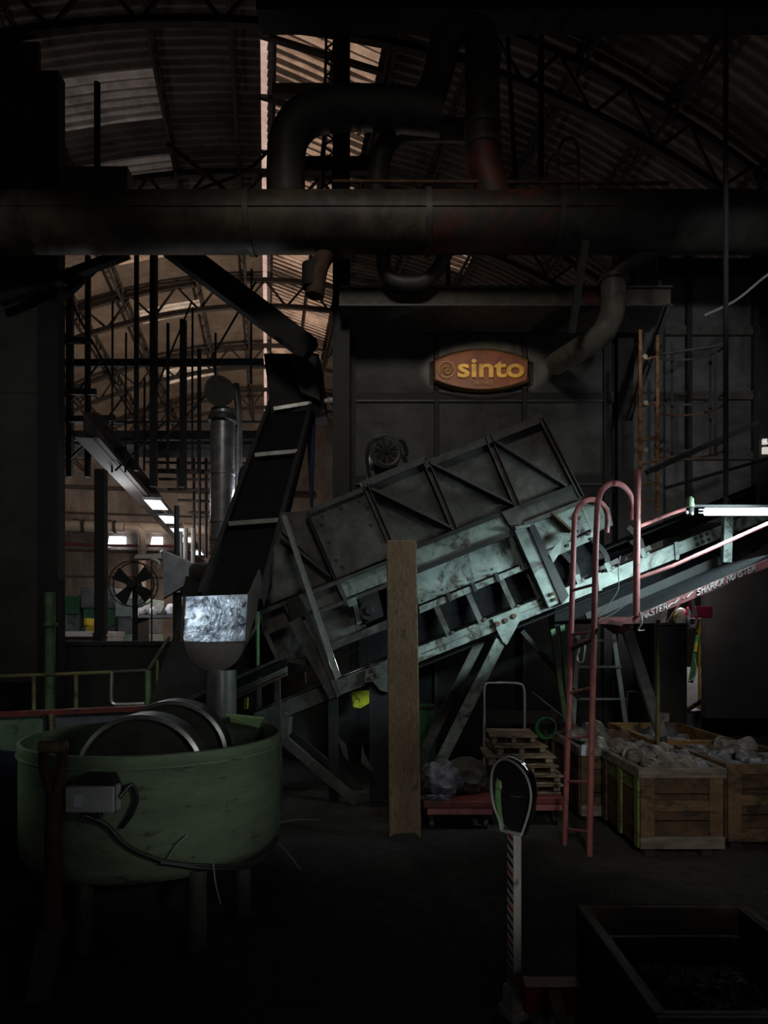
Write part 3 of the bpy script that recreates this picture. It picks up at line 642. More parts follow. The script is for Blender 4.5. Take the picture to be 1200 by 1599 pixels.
bmesh.ops.remove_doubles(m.bm, verts=m.bm.verts, dist=1e-5); m.build('rim', 'gold_dull', t)
def text(body, x0, x1, y0, y1, Y, name, mat, parent, off=.0, ext=.012, shear=0):
    """lettering whose box fills the given pixels at depth Y"""
    c = bpy.data.curves.new(name, 'FONT'); c.body = body; c.extrude = ext/.3; c.offset = off; c.shear = shear; c.resolution_u = 6
    o = bpy.data.objects.new(name, c); COL.objects.link(o); bpy.context.view_layer.update()
    me = bpy.data.meshes.new_from_object(o.evaluated_get(bpy.context.evaluated_depsgraph_get()))
    bpy.data.objects.remove(o); bpy.data.curves.remove(c)
    mb = MB(); mb.bm.from_mesh(me); bpy.data.meshes.remove(me)
    xs = [v.co.x for v in mb.bm.verts]; ys = [v.co.y for v in mb.bm.verts]
    a, b = P(x0, y1, Y), P(x1, y0, Y)
    for v in mb.bm.verts:
        fx = (v.co.x-min(xs))/(max(xs)-min(xs)); fy = (v.co.y-min(ys))/(max(ys)-min(ys))
        v.co = V((a.x+(b.x-a.x)*fx, Y-v.co.z*.3, a.z+(b.z-a.z)*fy))
    return mb.build(name, mat, parent)
text('sinto', 715, 819, 561, 590, 7.865, 'lettering', 'gold', t, off=.022)
lab(text('TAIWAN', 737, 769, 595, 601, 7.868, 'lettering', 'gold_dull', t, off=.01, ext=.005), 'small bronze lettering')
m = MB(); c = P(697.5, 577.5, 7.865); r = .105
m.lathe([(r*.86, -.008), (r, -.008), (r, .008), (r*.86, .008), (r*.86, -.008)], c, (0, 1, 0), 32)
for s in (1, -1):
    pts = [c+V((s*math.cos(R(a))*q*r, 0, s*math.sin(R(a))*q*r)) for a, q in ((215, .82), (190, .70), (165, .56), (135, .48), (100, .42), (60, .30), (20, .12), (-10, .0))]
    m.tube(smooth(pts, 4), [.016*(1-.0*i) for i in range(4*7+1)], 8)
m.build('emblem', 'gold_dull', t)

# ------------------------------------------------------------------ ducts
YD = 6.9; zc = P(0, 348, YD).z; rd = .30
t = thing('main_duct', 'thick rusty horizontal duct crossing the whole picture above the sign', 'duct', (0, YD, zc-rd))
segs = [(-90, 392, 'pipe'), (392, 668, 'pipe'), (668, 868, 'pipe_red'), (868, 1300, 'duct_grey')]
for a, b, mt in segs:
    o = MB().tube([P(a, 348, YD).xyz*1 if False else V((P(a, 348, YD).x, YD, zc)), V((P(b, 348, YD).x, YD, zc))], rd, 40).build('duct_section', mt, t)
    if mt == 'pipe_red': lab(o, 'duct section with red primer showing')
for x in (392, 668, 868):
    MB().lathe([(rd-.01, -.03), (rd+.022, -.03), (rd+.022, .03), (rd-.01, .03)], (P(x, 0, YD).x, YD, zc), (1, 0, 0), 40).build('flange', 'hood_edge', t)
m = MB(); m.box((-4.6, YD-.05, zc+rd-.02), (4.6, YD+.05, zc+rd+.012)); m.build('seam_strip', 'hood_edge', t)
m = MB(); m.box((-4.6, YD-rd-.012, zc-.02), (4.6, YD-rd+.01, zc+.02)); m.build('seam_strip', 'pipe', t)
tag(MB().tube([P(520, 283, 6.75), P(1045, 286, 6.75)], .018, 8).build('hand_rail', 'orange_dark'), 'thin rusty rail running along the top of the big duct', 'rail')
t = thing('duct_cage', 'small rusty hooped guard standing on the big duct', 'guard', P(885, 300, 6.9))
MB().tube(smooth([P(872, 302, 6.8), P(872, 240, 6.8), P(880, 220, 6.8), P(895, 217, 6.8), P(903, 235, 6.8), P(904, 302, 6.8)]), .018, 8).build('hoop', 'orange_dark', t)
MB().tube(smooth([P(853, 302, 6.95), P(854, 262, 6.95), P(862, 245, 6.95), P(872, 240, 6.95)]), .015, 8).build('hoop', 'orange_dark', t)
for y in (255, 285): MB().tube([P(872, y, 6.8), P(904, y, 6.8)], .012, 6).build('rung', 'orange_dark', t)
# upright duct dropping into the main one
t = thing('upright_duct', 'upright banded duct dropping into the big horizontal duct', 'duct', P(765, 310, 6.85))
px = smooth([P(772, 318, 6.85), P(766, 290, 6.85), P(757, 262, 6.85), P(754, 235, 6.85)], 5)
lab(MB().tube(px, .185, 28).build('elbow', 'pipe_red', t), 'red primed elbow')
MB().tube([P(754, 235, 6.85), P(753, 92, 6.85)], .185, 28).build('riser', 'pipe', t)
for y in (232, 202, 92): MB().lathe([(.18, -.03), (.20, -.03), (.20, .03), (.18, .03)], P(754, y, 6.85), (0, 0, 1), 28).build('band', 'hood_edge', t)
MB().tube(smooth([P(753, 92, 6.85), P(751, 62, 6.85), P(730, 50, 6.9), P(712, 48, 6.9), P(697, 62, 6.95), P(690, 90, 7.0), P(676, 140, 7.1), P(650, 190, 7.2)], 5), .17, 24).build('gooseneck', 'duct_grey', t)
t = thing('curved_duct', 'wide grey duct curving over from the big duct at upper left', 'duct', P(452, 305, 7.0))
MB().tube(smooth([P(447, 315, 7.0), P(447, 260, 7.0), P(452, 215, 7.0), P(478, 182, 7.0), P(525, 170, 7.0), P(600, 170, 7.0), P(690, 178, 7.0)], 6), .21, 28).build('duct_bend', 'duct_grey', t)
for x in (560, 622): MB().lathe([(.20, -.02), (.225, -.02), (.225, .02), (.20, .02)], P(x, 171, 7.0), (1, 0, 0), 28).build('band', 'hood_edge', t)
t = thing('bypass_duct', 'grey duct elbow bending down into the big duct behind the curved duct', 'duct', P(590, 310, 7.25))
MB().tube(smooth([P(588, 318, 7.3), P(590, 275, 7.3), P(600, 232, 7.3), P(625, 206, 7.3), P(680, 203, 7.35), P(730, 204, 7.35)], 5), .12, 20).build('duct_bend', 'duct_grey', t)
t = thing('elbow_pipe', 'grey beige elbow pipe bending down at the right of the sign', 'pipe', P(900, 560, 7.4))
MB().tube(smooth([P(1040, 380, 7.0), P(1008, 395, 7.0), P(980, 410, 7.05), P(962, 428, 7.1)], 4), .09, 18).build('feed_pipe', 'duct_grey', t)
MB().lathe([(.10, -.025), (.165, -.025), (.165, .025), (.10, .025)], P(960, 437, 7.15), (0, 0, 1), 24).build('flange', 'hood_edge', t)
MB().tube(smooth([P(958, 440, 7.15), P(958, 480, 7.15), P(950, 505, 7.2), P(938, 524, 7.25), P(905, 546, 7.45), P(868, 568, 7.9)], 5), [.135]*26, 22).build('elbow', 'elbow', t)
t = thing('branch_elbow', 'short rusty elbow with open mouth under the big duct at centre', 'pipe', P(510, 400, 7.0))
MB().tube(smooth([P(545, 384, 7.1), P(522, 388, 7.0), P(506, 402, 6.95), P(497, 424, 6.9), P(492, 462, 6.9)], 5), .10, 18).build('elbow', 'rust', t)
MB().cyl(P(487, 414, 6.9), P(487, 450, 6.9), .105, 24).build('drum', 'dark', t)
t = thing('loop_pipe', 'dark curved pipe looping above the roof beam', 'pipe', P(620, 452, 7.3))
MB().tube(smooth([P(600, 380, 7.1), P(600, 420, 7.2), P(618, 440, 7.2), P(655, 442, 7.2), P(680, 425, 7.2), P(700, 390, 7.1)], 5), .08, 14).build('bend', 'duct_grey', t)

# ------------------------------------------------------------------ steep bucket elevator with dark belt casing
t = thing('steep_conveyor', 'steep black casing of an elevator conveyor with pale cross strips', 'conveyor', P(360, 990, 5.9)*1)
def sp(x, y):   # plane of the casing front
    k = (940-y)/(940-630.0); return P(x, y, 5.75+2.75*max(-.3, k))
lf = [sp(315, 935), sp(360, 822), sp(400, 716), sp(426, 640), sp(436, 600)]
rt = [sp(408, 945), sp(436, 818), sp(466, 710), sp(486, 640), sp(496, 600)]
_n = (rt[0]-lf[0]).cross(lf[-1]-lf[0])
def sp_on(x, y):
    d = P(x, y, 1.0)-V((0, 0, EYE)); o_ = V((0, 0, EYE)); return o_+d*((lf[0]-o_).dot(_n)/d.dot(_n))
m = MB(); back = V((.03, .38, .18))
m.prism([lf[0], rt[0], rt[-1], lf[-1]], back); m.build('casing', 'belt', t)
for side in (lf, rt):
    m = MB(); m.bar(side[0]+V((0, -.03, .02)), side[-1]+V((0, -.03, .02)), .045, .10, up=(0, -1, .6)); m.build('edge_rail', 'frame', t)
for (a, b), (c, d) in (((360, 823), (437, 817)), ((400, 716), (466, 710)), ((429, 644), (521, 629))):
    m = MB(); m.bar(sp_on(a, b)+V((0, -.06, .02)), sp_on(c, d)+V((0, -.06, .02)), .05, .045); m.build('cross_strip', 'angle_bright', t)
# head and tail of the elevator
m = MB(); m.px([(412, 552), (498, 552), (508, 640), (424, 645)], 8.2, .6); m.build('head_box', 'dark', t)
m = MB(); m.prism([P(452, 555, 8.1), P(494, 555, 8.1), P(500, 625, 8.1), P(470, 612, 8.1)], (0, .1, 0)); m.build('side_plate', 'duct_grey', t)
m = MB(); m.px([(300, 910), (318, 905), (410, 945), (395, 985), (300, 1100), (232, 1100)], 6.1, .5); m.build('tail_box', 'dark', t)
for x in (300, 395): MB().box((P(x-6, 0, 6.2).x, 6.2, 0), (P(x+6, 0, 6.2).x, 6.45, 1.5)).build('leg', 'frame', t)
tag(MB().px([(478, 640), (492, 640), (488, 790), (484, 790)], 8.4, .1).build('blue_sheet', 'blue_cloth'), 'dark blue sheet hanging right of the steep conveyor', 'sheet')

# ------------------------------------------------------------------ chute with bright scuffed plate
Yp = 5.2
t = thing('discharge_chute', 'bright scuffed steel chute mouth with rounded dark end left of centre', 'chute', P(335, 1049, Yp))
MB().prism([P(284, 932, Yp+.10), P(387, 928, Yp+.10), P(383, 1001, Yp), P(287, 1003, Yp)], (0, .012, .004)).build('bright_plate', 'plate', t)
c = P(334.5, 1001, Yp-.0); rr = (383-287)/2000*Yp
pts = [c+V((math.cos(R(a))*rr, 0, math.sin(R(a))*rr)) for a in range(180, 361, 8)]
MB().prism(pts, (0, .02, 0)).build('end_plate', 'plate_back', t)
m = MB()
for i in range(len(pts)-1):
    m.prism([pts[i], pts[i+1], pts[i+1]*.985+c*.015, pts[i]*.985+c*.015], (0, .7, .25))
m.build('trough', 'plate_back', t)
MB().prism([P(387, 928, Yp+.1), P(404, 889, Yp+.25), P(407, 905, Yp+.25), P(399, 955, Yp+.1), P(384, 1001, Yp)], (.012, .004, 0)).build('wing_plate', 'duct_grey', t)
MB().tube([P(287, 930, Yp+.08), P(283, 1003, Yp-.01)], .008, 6).build('edge_rod', 'rust', t)
MB().cyl(P(346, 1046, Yp+.08), P(346, 1180, Yp+.08), .12, 28).build('down_pipe', 'alu', t)
MB().cyl((P(346, 0, Yp+.08).x, Yp+.08, 0), P(346, 1180, Yp+.08), .09, 20).build('stand', 'frame', t)
m = MB(); m.tube([P(402, 955, Yp+.6), P(402, 1040, Yp+.6)], .02, 8); m.build('green_rod', 'green_rail', t)

# ------------------------------------------------------------------ main belt conveyor
Yc = 6.0
def by(x): return 1007-.402*(x-657)        # top edge of the front beam in pixels
t = thing('belt_conveyor', 'long inclined belt conveyor in weathered teal steel with idler brackets', 'conveyor', P(660, 990, Yc)-V((0, 0, 1.6)))
def beam(x0, x1, Y, h=28, name='frame_beam', mat='teal', dep=.12):
    m = MB(); a, b = P(x0, by(x0), Y), P(x1, by(x1), Y); c, d = P(x1, by(x1)+h, Y), P(x0, by(x0)+h, Y)
    m.prism([a, b, c, d], (0, .012, 0))
    n = (a-d).normalized()*.012
    m.prism([a, b, b-n, a-n], (0, dep, 0)); m.prism([d+n, c+n, c, d], (0, dep, 0)); return m.build(name, mat, t)
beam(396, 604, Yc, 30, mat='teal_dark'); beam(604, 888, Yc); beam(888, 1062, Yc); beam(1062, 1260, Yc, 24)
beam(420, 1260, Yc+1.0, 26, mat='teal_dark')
# belt, carried and returning
def strip(x0, x1, up, lo, Y0, Y1, name, mat):
    a, b, c, d = P(x0, by(x0)+up, Yc), P(x1, by(x1)+up, Yc), P(x1, by(x1)+lo, Yc), P(x0, by(x0)+lo, Yc)
    for q in (a, b, c, d): q.y = Y0
    return MB().prism([a, b, c, d], (0, Y1-Y0, 0)).build(name, mat, t)
strip(440, 1260, -34, -31, Yc+.12, Yc+.92, 'carrying_belt', 'belt')
strip(560, 935, -58, -3, Yc+.13, Yc+.15, 'dark_backing', 'belt')  # dark sheet added to paint shade into the gap between the idlers
strip(640, 1260, 34, 37, Yc+.12, Yc+.92, 'return_belt', 'belt')
strip(880, 1260, 30, 62, Yc+.30, Yc+.33, 'side_guard', 'belt')
strip(930, 1260, -40, -8, Yc+.80, Yc+.83, 'belt_skirt', 'belt')
# idler stations
for i, x in enumerate((700, 750, 802, 842, 903, 950, 1004)):
    hi = x > 860; w = 5 if not hi else 7
    b0, b1 = P(x+2, by(x)+3, Yc-.01), P(x-(20 if not hi else 22), by(x)-(46 if not hi else 44), Yc+.06)
    mid = b0.lerp(b1, .5)+V((.035 if hi else 0, 0, .02 if hi else 0))
    m = MB(); pr = smooth([b0, mid, b1], 4)
    for k in range(len(pr)-1): m.bar(pr[k], pr[k+1]+(pr[k+1]-pr[k])*.1, .05, .012, up=(0, 1, 0)); m.bar(pr[k]+V((.022, .03, 0)), pr[k+1]+(pr[k+1]-pr[k])*.1+V((.022, .03, 0)), .008, .06, up=(0, 1, 0))
    br = m.build('idler_bracket', 'teal_dark' if not hi else 'frame', t)
    if hi:
        m = MB(); e = pr[-1].lerp(pr[0], .72); m.bar(pr[0]+V((.004, -.012, 0)), e+V((.012, -.012, .0)), .052, .008, up=(0, 1, 0)); m.build('wear_pad', 'teal', br)
    m = MB(); c = P(x-13, by(x)-24, Yc+.2); m.cyl(c, c+V((0, .62, 0)), .05, 14); m.build('idler_roller', 'dark', t)
    m = MB(); m.bolt(P(x+7, by(x)-2, Yc), .018, .03); m.build('bracket_bolt', 'hood_edge', br)
# lower idler trays behind the brackets
for x in (875, 925, 975):
    m = MB(); m.px([(x, by(x)-3), (x+44, by(x+44)-3), (x+40, by(x+40)-12), (x+4, by(x+4)-8)], Yc+.14, .02); m.build('spill_tray', 'duct_grey', t)
# joint plates, perforated end plate
for x in (936, 1056):
    MB().px([(x-2, by(x)), (x+3, by(x+3)), (x+5, by(x)+27), (x, by(x)+28)], Yc-.015, .015).build('joint_plate', 'teal', t)
m = MB()
for i, x in enumerate((1085, 1094, 1103)):
    for dy in (4, 13): m.bolt(P(x+dy*.3, by(x)+dy+2, Yc-.001), .018, .012)
m.build('bolt_group', 'frame', t)
m = MB(); m.px([(660, by(660)+14), (872, by(872)+12), (872, by(872)+14), (660, by(660)+16)], Yc-.008, .008); m.build('beam_seam', 'teal_dark', t)
# gussets and legs
g = MB().px([(769, 966), (810, 947), (813, 958), (812, 970), (792, 1007), (786, 1003), (777, 985)], Yc-.03, .03).build('gusset_plate', 'teal', t)
m = MB()
for x, y in ((777, 974), (790, 969), (803, 962)): m.bolt(P(x, y, Yc-.03), .024, .02)
m.build('gusset_bolt', 'rust', g)
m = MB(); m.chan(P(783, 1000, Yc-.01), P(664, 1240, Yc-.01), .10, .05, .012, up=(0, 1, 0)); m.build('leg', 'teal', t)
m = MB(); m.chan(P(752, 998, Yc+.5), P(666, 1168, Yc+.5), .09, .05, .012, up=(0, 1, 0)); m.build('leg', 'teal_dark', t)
m = MB(); m.box((P(652, 0, Yc).x, Yc-.1, 0), (P(676, 0, Yc).x, Yc+.1, .06)); m.bar(P(664, 1240, Yc), (P(664, 0, Yc).x, Yc, .05), .1, .08, up=(0, 1, 0)); m.build('foot_plate', 'frame', t)
m = MB(); m.bar(P(666, 1168, Yc+.5), V((P(650, 0, Yc+.5).x, Yc+.5, 0)), .09, .06, up=(0, 1, 0)); m.build('leg', 'teal_dark', t)
m = MB(); m.chan(P(592, 1036, Yc-.02), V((P(592, 0, Yc).x, Yc-.02, 0)), .18, .10, .015, up=(0, 1, 0)); m.build('leg', 'frame', t)
g = MB().px([(572, 1046), (608, 1032), (608, 1082), (594, 1078), (582, 1064), (570, 1066)], Yc-.05, .03).build('gusset_plate', 'teal_dark', t)
m = MB()
for x, y in ((585, 1046), (590, 1054), (581, 1058)): m.bolt(P(x, y, Yc-.05), .02, .02)
m.build('gusset_bolt', 'rust', g)
m = MB(); m.px([(559, 1255), (570, 1250), (610, 1250), (610, 1287), (590, 1290), (572, 1276)], Yc-.06, .3); m.build('base_block', 'frame', t)
m = MB(); m.chan(P(443, 1156, Yc-.04), P(558, 1254, Yc-.04), .085, .06, .012, up=(0, 1, 0)); m.build('strut', 'hood_edge', t)
m = MB(); m.bar(P(452, 1142, Yc+.6), P(565, 1235, Yc+.6), .06, .06, up=(0, 1, 0)); m.build('strut', 'frame', t)
m = MB(); m.px([(400, 1118), (444, 1112), (452, 1120), (450, 1150), (436, 1164), (425, 1150), (392, 1130)], Yc-.04, .3); m.build('tail_plate', 'teal_dark', t)
m = MB(); m.chan(P(520, 1090, Yc+.02), V((P(521, 0, Yc).x, Yc+.05, 0)), .09, .06, .012, up=(0, 1, 0)); m.build('leg', 'dark', t)
for x0, y0, x1, y1 in ((815, 985, 905, 1090), (860, 960, 884, 1130), (876, 955, 892, 1130)):
    m = MB(); m.bar(P(x0, y0, Yc+.4), P(x1, y1, Yc+.5), .045, .045, up=(0, 1, 0)); m.build('brace', 'dark' if x0 < 850 else 'green_rail', t)
m = MB(); m.bar(P(878, 1128, Yc+.5), V((P(878, 0, Yc+.5).x, Yc+.5, 0)), .06, .06, up=(0, 1, 0)); m.build('leg', 'dark', t)

# ------------------------------------------------------------------ hood over the conveyor
Yk = 6.0
t = thing('conveyor_hood', 'dust caked slanting steel hood with diagonal braces over the belt conveyor', 'hood', P(690, 850, Yk))
def quad(pts, mat, name, Y=Yk+.06, tt=.012, **k): return MB().px(pts, Y, tt).build(name, mat, t, **k)
# side panels
p1 = quad([(480, 800), (573, 761), (607, 842), (607, 870), (525, 905)], 'hood', 'side_panel', Yk+.03)
m = MB()
for x, y in ((503, 805), (533, 793), (561, 782), (503, 819), (580, 820), (514, 847), (526, 875), (536, 885), (600, 815), (575, 792)): m.bolt(P(x, y, Yk+.03), .014, .01)
m.build('panel_rivets', 'frame', p1)
quad([(573, 761), (668, 722), (710, 826), (607, 868)], 'hood', 'side_panel')
quad([(668, 722), (762, 683), (806, 790), (710, 826)], 'hood', 'side_panel')
quad([(762, 683), (843, 652), (905, 776), (806, 812)], 'hood', 'side_panel')
# top plate and back so that it is a real box
a, b = P(480, 798, Yk+.06), P(846, 648, Yk+.06)
n = V((-(b-a).z, 0, (b-a).x)).normalized()
m = MB(); m.prism([a, b, b+n*.012, a+n*.012], (0, 1.0, 0)); m.build('top_plate', 'hood', t)
m = MB(); m.prism([P(846, 650, Yk+.06), P(908, 778, Yk+.06), P(911, 777, Yk+.06), P(849, 649, Yk+.06)], (0, 1.0, 0)); m.build('end_plate', 'hood', t)
m = MB(); m.px([(480, 798), (846, 648), (908, 778), (525, 905)], Yk+1.06, .012); m.build('back_panel', 'hood', t)
# top edge angle
m = MB(); m.px([(562, 752), (664, 711), (664, 722), (566, 763)], Yk-.0, .07); m.build('edge_angle', 'hood_edge', t)
m = MB(); m.px([(664, 720), (845, 649), (848, 659), (666, 731)], Yk-.0, .07); m.build('edge_angle', 'hood_edge', t)
m = MB(); m.px([(478, 797), (566, 761), (568, 768), (480, 804)], Yk+.0, .05); m.build('edge_angle', 'hood_edge', t)
for (a, b), (c, d), w in (((571, 759), (610, 848), .055), ((666, 724), (710, 827), .06), ((761, 684), (808, 792), .065), ((843, 654), (907, 778), .05)):
    m = MB(); m.chan(P(a, b, Yk+.05), P(c, d, Yk+.05), w, .05, .01, up=(0, 1, 0), side=-1); m.build('stiffener', 'hood_edge', t)
m = MB(); m.chan(P(480, 800, Yk+.03), P(525, 905, Yk+.03), .03, .03, .01, up=(0, 1, 0), side=-1); m.build('stiffener', 'frame', t)
for (a, b), (c, d) in (((580, 764), (703, 824)), ((675, 725), (800, 788)), ((770, 688), (884, 760))):
    m = MB(); m.bar(P(a, b, Yk+.04), P(c, d, Yk+.04), .035, .05, up=(0, 1, 0)); m.bar(P(a, b, Yk+.0), P(c, d, Yk+.0), .012, .06, up=(0, 1, 0)); m.build('diagonal_brace', 'hood_edge', t)
# bottom edge angle and shelf
m = MB(); m.px([(610, 866), (893, 757), (896, 763), (612, 872)], Yk+.0, .06); m.build('edge_angle', 'frame', t)
m = MB(); m.px([(806, 792), (896, 760), (907, 779), (816, 816)], Yk+.02, .03); m.build('bottom_band', 'hood', t)
m = MB(); m.px([(817, 816), (909, 780), (911, 786), (820, 822)], Yk-.03, .09); m.build('edge_angle', 'hood_edge', t)
m = MB(); m.px([(784, 800), (808, 790), (818, 820), (800, 826)], Yk-.02, .05); m.build('splice_plate', 'hood_edge', t)
# upper channel beam
m = MB(); m.px([(530, 905), (793, 800), (796, 832), (653, 888), (540, 934)], Yk+.01, .02); m.build('channel_web', 'teal', t)
m = MB(); m.px([(650, 888), (796, 831), (797, 837), (652, 895)], Yk-.04, .10); m.build('channel_flange', 'frame', t)
# skirt plates
quad([(648, 896), (815, 832), (834, 872), (654, 944)], 'teal', 'skirt_plate', Yk+.05)
quad([(818, 824), (906, 789), (922, 826), (848, 864), (836, 860)], 'teal', 'skirt_plate', Yk+.04)
quad([(906, 786), (952, 792), (958, 820), (926, 834), (914, 806)], 'teal', 'skirt_plate', Yk+.3)
m = MB(); m.px([(655, 947), (832, 876), (834, 884), (656, 958)], Yk+.0, .06); m.build('flange_strip', 'teal', t)
m = MB(); m.px([(852, 862), (930, 828), (933, 840), (856, 874)], Yk+.0, .06); m.build('flange_strip', 'teal', t)
m = MB()
for x, y in ((690, 921), (731, 905), (768, 889), (678, 884), (714, 868), (752, 852), (659, 938), (700, 930), (735, 912), (772, 897), (812, 882)): m.bolt(P(x, y, Yk), .013, .012)
m.build('skirt_rivets', 'frame', t)
m = MB()
for x, y in ((886, 852), (904, 810), (910, 829), (919, 834), (924, 842)): m.bolt(P(x, y, Yk), .018, .02)
m.build('skirt_rivets', 'frame', t)
for x, y in ((697, 934), (736, 919), (772, 903), (812, 884)):
    m = MB(); m.px([(x, y-8), (x+5, y-10), (x+10, y+4), (x+5, y+6)], Yk-.02, .03); m.build('clamp', 'frame', t)
# big slanting channel and angle pieces at the right end
m = MB(); m.chan(P(815, 824, Yk-.08), P(868, 944, Yk-.08), .135, .09, .012, up=(0, 1, 0)); m.build('slant_channel', 'teal', t)
m = MB(); m.px([(826, 822), (835, 818), (889, 930), (878, 944)], Yk-.1, .1); m.build('slant_flange', 'frame', t)
m = MB(); m.px([(805, 822), (828, 818), (829, 822), (806, 827)], Yk-.12, .12); m.build('cap_plate', 'teal', t)
m = MB(); m.bolt(P(864, 927, Yk-.1), .02, .02); m.bolt(P(868, 935, Yk-.1), .018, .02); m.build('channel_bolt', 'rust', t)
m = MB(); m.bar(P(862, 803, Yk+.0), P(892, 830, Yk+.0), .02, .10, up=(0, 1, 0)); m.build('knee_bar', 'rust', t)
m = MB(); m.px([(880, 836), (897, 829), (897, 838), (884, 848), (864, 880), (856, 868)], Yk-.1, .02); m.build('knee_plate', 'teal', t)
# left-hand end: tapering plates, lower skirts
quad([(437, 800), (480, 798), (525, 905), (440, 830)], 'hood', 'taper_plate', Yk+.08)
quad([(437, 826), (520, 905), (440, 936), (405, 952), (420, 880)], 'hood', 'taper_plate', Yk+.10)
m = MB(); m.bar(P(438, 836, Yk+.06), P(524, 906, Yk+.06), .02, .03, up=(0, 1, 0)); m.build('fold_seam', 'hood_edge', t)
quad([(404, 958), (540, 906), (604, 880), (607, 912), (545, 938), (412, 990)], 'hood', 'lower_skirt', Yk+.03)
m = MB(); m.px([(402, 955), (607, 874), (607, 880), (403, 962)], Yk-.02, .06); m.build('edge_angle', 'hood_edge', t)
m = MB(); m.px([(412, 986), (607, 910), (607, 916), (414, 992)], Yk-.01, .05); m.build('edge_angle', 'hood_edge', t)
quad([(414, 990), (548, 938), (580, 990), (515, 1018), (436, 1032)], 'teal_dark', 'lower_plate', Yk+.06)
for (a, b), (c, d) in (((526, 906), (544, 944)), ((446, 942), (458, 968)), ((414, 985), (434, 1028))):
    m = MB(); m.bar(P(a, b, Yk), P(c, d, Yk), .04, .03, up=(0, 1, 0)); m.build('rib', 'hood_edge', t)
m = MB(); m.px([(542, 938), (556, 932), (566, 972), (558, 976), (552, 946), (545, 948)], Yk-.02, .03); m.build('angle_bracket', 'teal', t)
m = MB(); m.px([(436, 1024), (486, 1032), (486, 1040), (440, 1032)], Yk-.02, .04); m.build('cross_bar', 'hood_edge', t)
m = MB(); m.px([(516, 1004), (548, 992), (604, 968), (604, 982), (548, 1004), (518, 1014)], Yk-.0, .06); m.build('cross_bar', 'teal_dark', t)
# bearing
c = P(577, 954, Yk-.02); bb = MB(); bb.lathe([(0, -.05), (.035, -.05), (.045, -.03), (.09, -.03), (.09, .04), (0, .04)], c, (0, 1, 0), 24); bb.build('bearing', 'frame', t)
m = MB(); m.px([(560, 934), (590, 922), (600, 962), (572, 974)], Yk+.03, .03); m.build('bearing_plate', 'dark', t)
# dark channel post and bright bare angle
m = MB(); m.chan(P(460, 968, Yk-.09), P(524, 1088, Yk-.09), .115, .08, .012, up=(0, 1, 0)); m.build('slant_channel', 'hood_edge', t)
m = MB(); m.px([(476, 962), (484, 960), (534, 1084), (527, 1090)], Yk-.12, .1); m.build('slant_flange', 'hood_edge', t)
m = MB(); m.px([(448, 935), (466, 928), (482, 958), (456, 972)], Yk-.06, .1); m.build('connector_block', 'frame', t)
t2 = thing('prop_bar', 'bare pale angle iron leaning across the lower left of the hood', 'bar', P(528, 1062, Yk-.15))
m = MB(); m.px([(440, 806), (444, 804), (530, 1058), (524, 1062)], Yk-.16, .01); m.build('flange', 'angle_bright', t2)
m = MB(); m.px([(444, 804), (447, 804), (532, 1056), (530, 1058)], Yk-.16, .06); m.build('flange', 'alu', t2)

# feed conveyor strip at lower left
t = thing('feed_conveyor', 'narrow dark belt strip rising from behind the green mill to the hood', 'conveyor', P(360, 1075, 5.6))
for k, (o0, mt, h) in enumerate(((0, 'hood_edge', 6), (9, 'belt', 12), (24, 'teal_dark', 11), (37, 'rust', 5))):
    m = MB(); m.px([(272, 1098+o0*.9), (447, 1022+o0*.8), (447, 1022+o0*.8+h*.8), (272, 1098+o0*.9+h)], 5.75-.02*k, .10); m.build(('side_rail', 'belt', 'side_plate', 'lower_rail')[k], mt, t)
for x in (352, 433): m = MB(); m.bar(P(x, 1078-(x-352)*.42, 5.8), V((P(x+4, 0, 5.8).x, 5.8, 0)), .05, .05, up=(0, 1, 0)); m.build('leg', 'duct_grey', t)
tag(MB().px([(456, 1054), (476, 1050), (477, 1068), (458, 1072)], 6.6, .15).build('sheet_box', 'rust'), 'small rust brown box seen through the conveyor frame at lower left', 'box')
tag(MB().px([(381, 1091), (386, 1090), (386, 1107), (381, 1108)], 5.9, .06).build('marker_post', 'yellow'), 'short yellow marker right of the narrow belt strip', 'marker')

# motor on the hood
c = P(602, 704, 6.35)
t = thing('blower_motor', 'round black blower motor with spoked cover standing on the hood', 'motor', P(602, 742, 6.4))
ax = V((.25, -.95, 0)).normalized()
MB().cyl(c, c-ax*.26, .155, 32).build('body', 'hood_edge', t)
MB().lathe([(.155, 0), (.175, 0), (.175, .03), (.15, .04), (.13, .03)], c-ax*.02, ax, 32).build('rim', 'duct_grey', t)
MB().lathe([(0, 0), (.14, 0), (.14, .012), (0, .012)], c+ax*.0, ax, 32).build('cover', 'duct_grey', t)
x = ax.cross(V((0, 0, 1))).normalized(); z = x.cross(ax)
for k in range(9):
    d = x*math.cos(k*2*math.pi/9)+z*math.sin(k*2*math.pi/9); e = ax.cross(d)
    MB().prism([c+ax*.013+d*.04-e*.008, c+ax*.013+d*.04+e*.008, c+ax*.013+d*.115+e*.026, c+ax*.013+d*.115-e*.026], ax*.006).build('vent', 'dark', t)
MB().cyl(c+ax*.01, c+ax*.03, .03, 16).build('hub', 'dark', t)
MB().tube(smooth([c+V((.08, .05, .12)), c+V((.17, .05, .11)), c+V((.21, .05, .0)), c+V((.19, .05, -.05)), c+V((.25, .05, -.13)), c+V((.40, .05, -.06))]), .022, 8).build('conduit', 'rubber', t)
m = MB(); m.px([(584, 722), (618, 712), (622, 738), (586, 752)], 6.4, .2); m.build('mount', 'frame', t)
m = MB(); m.tube(smooth([P(577, 748, 6.3), P(573, 715, 6.3), P(580, 690, 6.3), P(600, 682, 6.35)]), .02, 8); m.build('conduit', 'rubber', t)
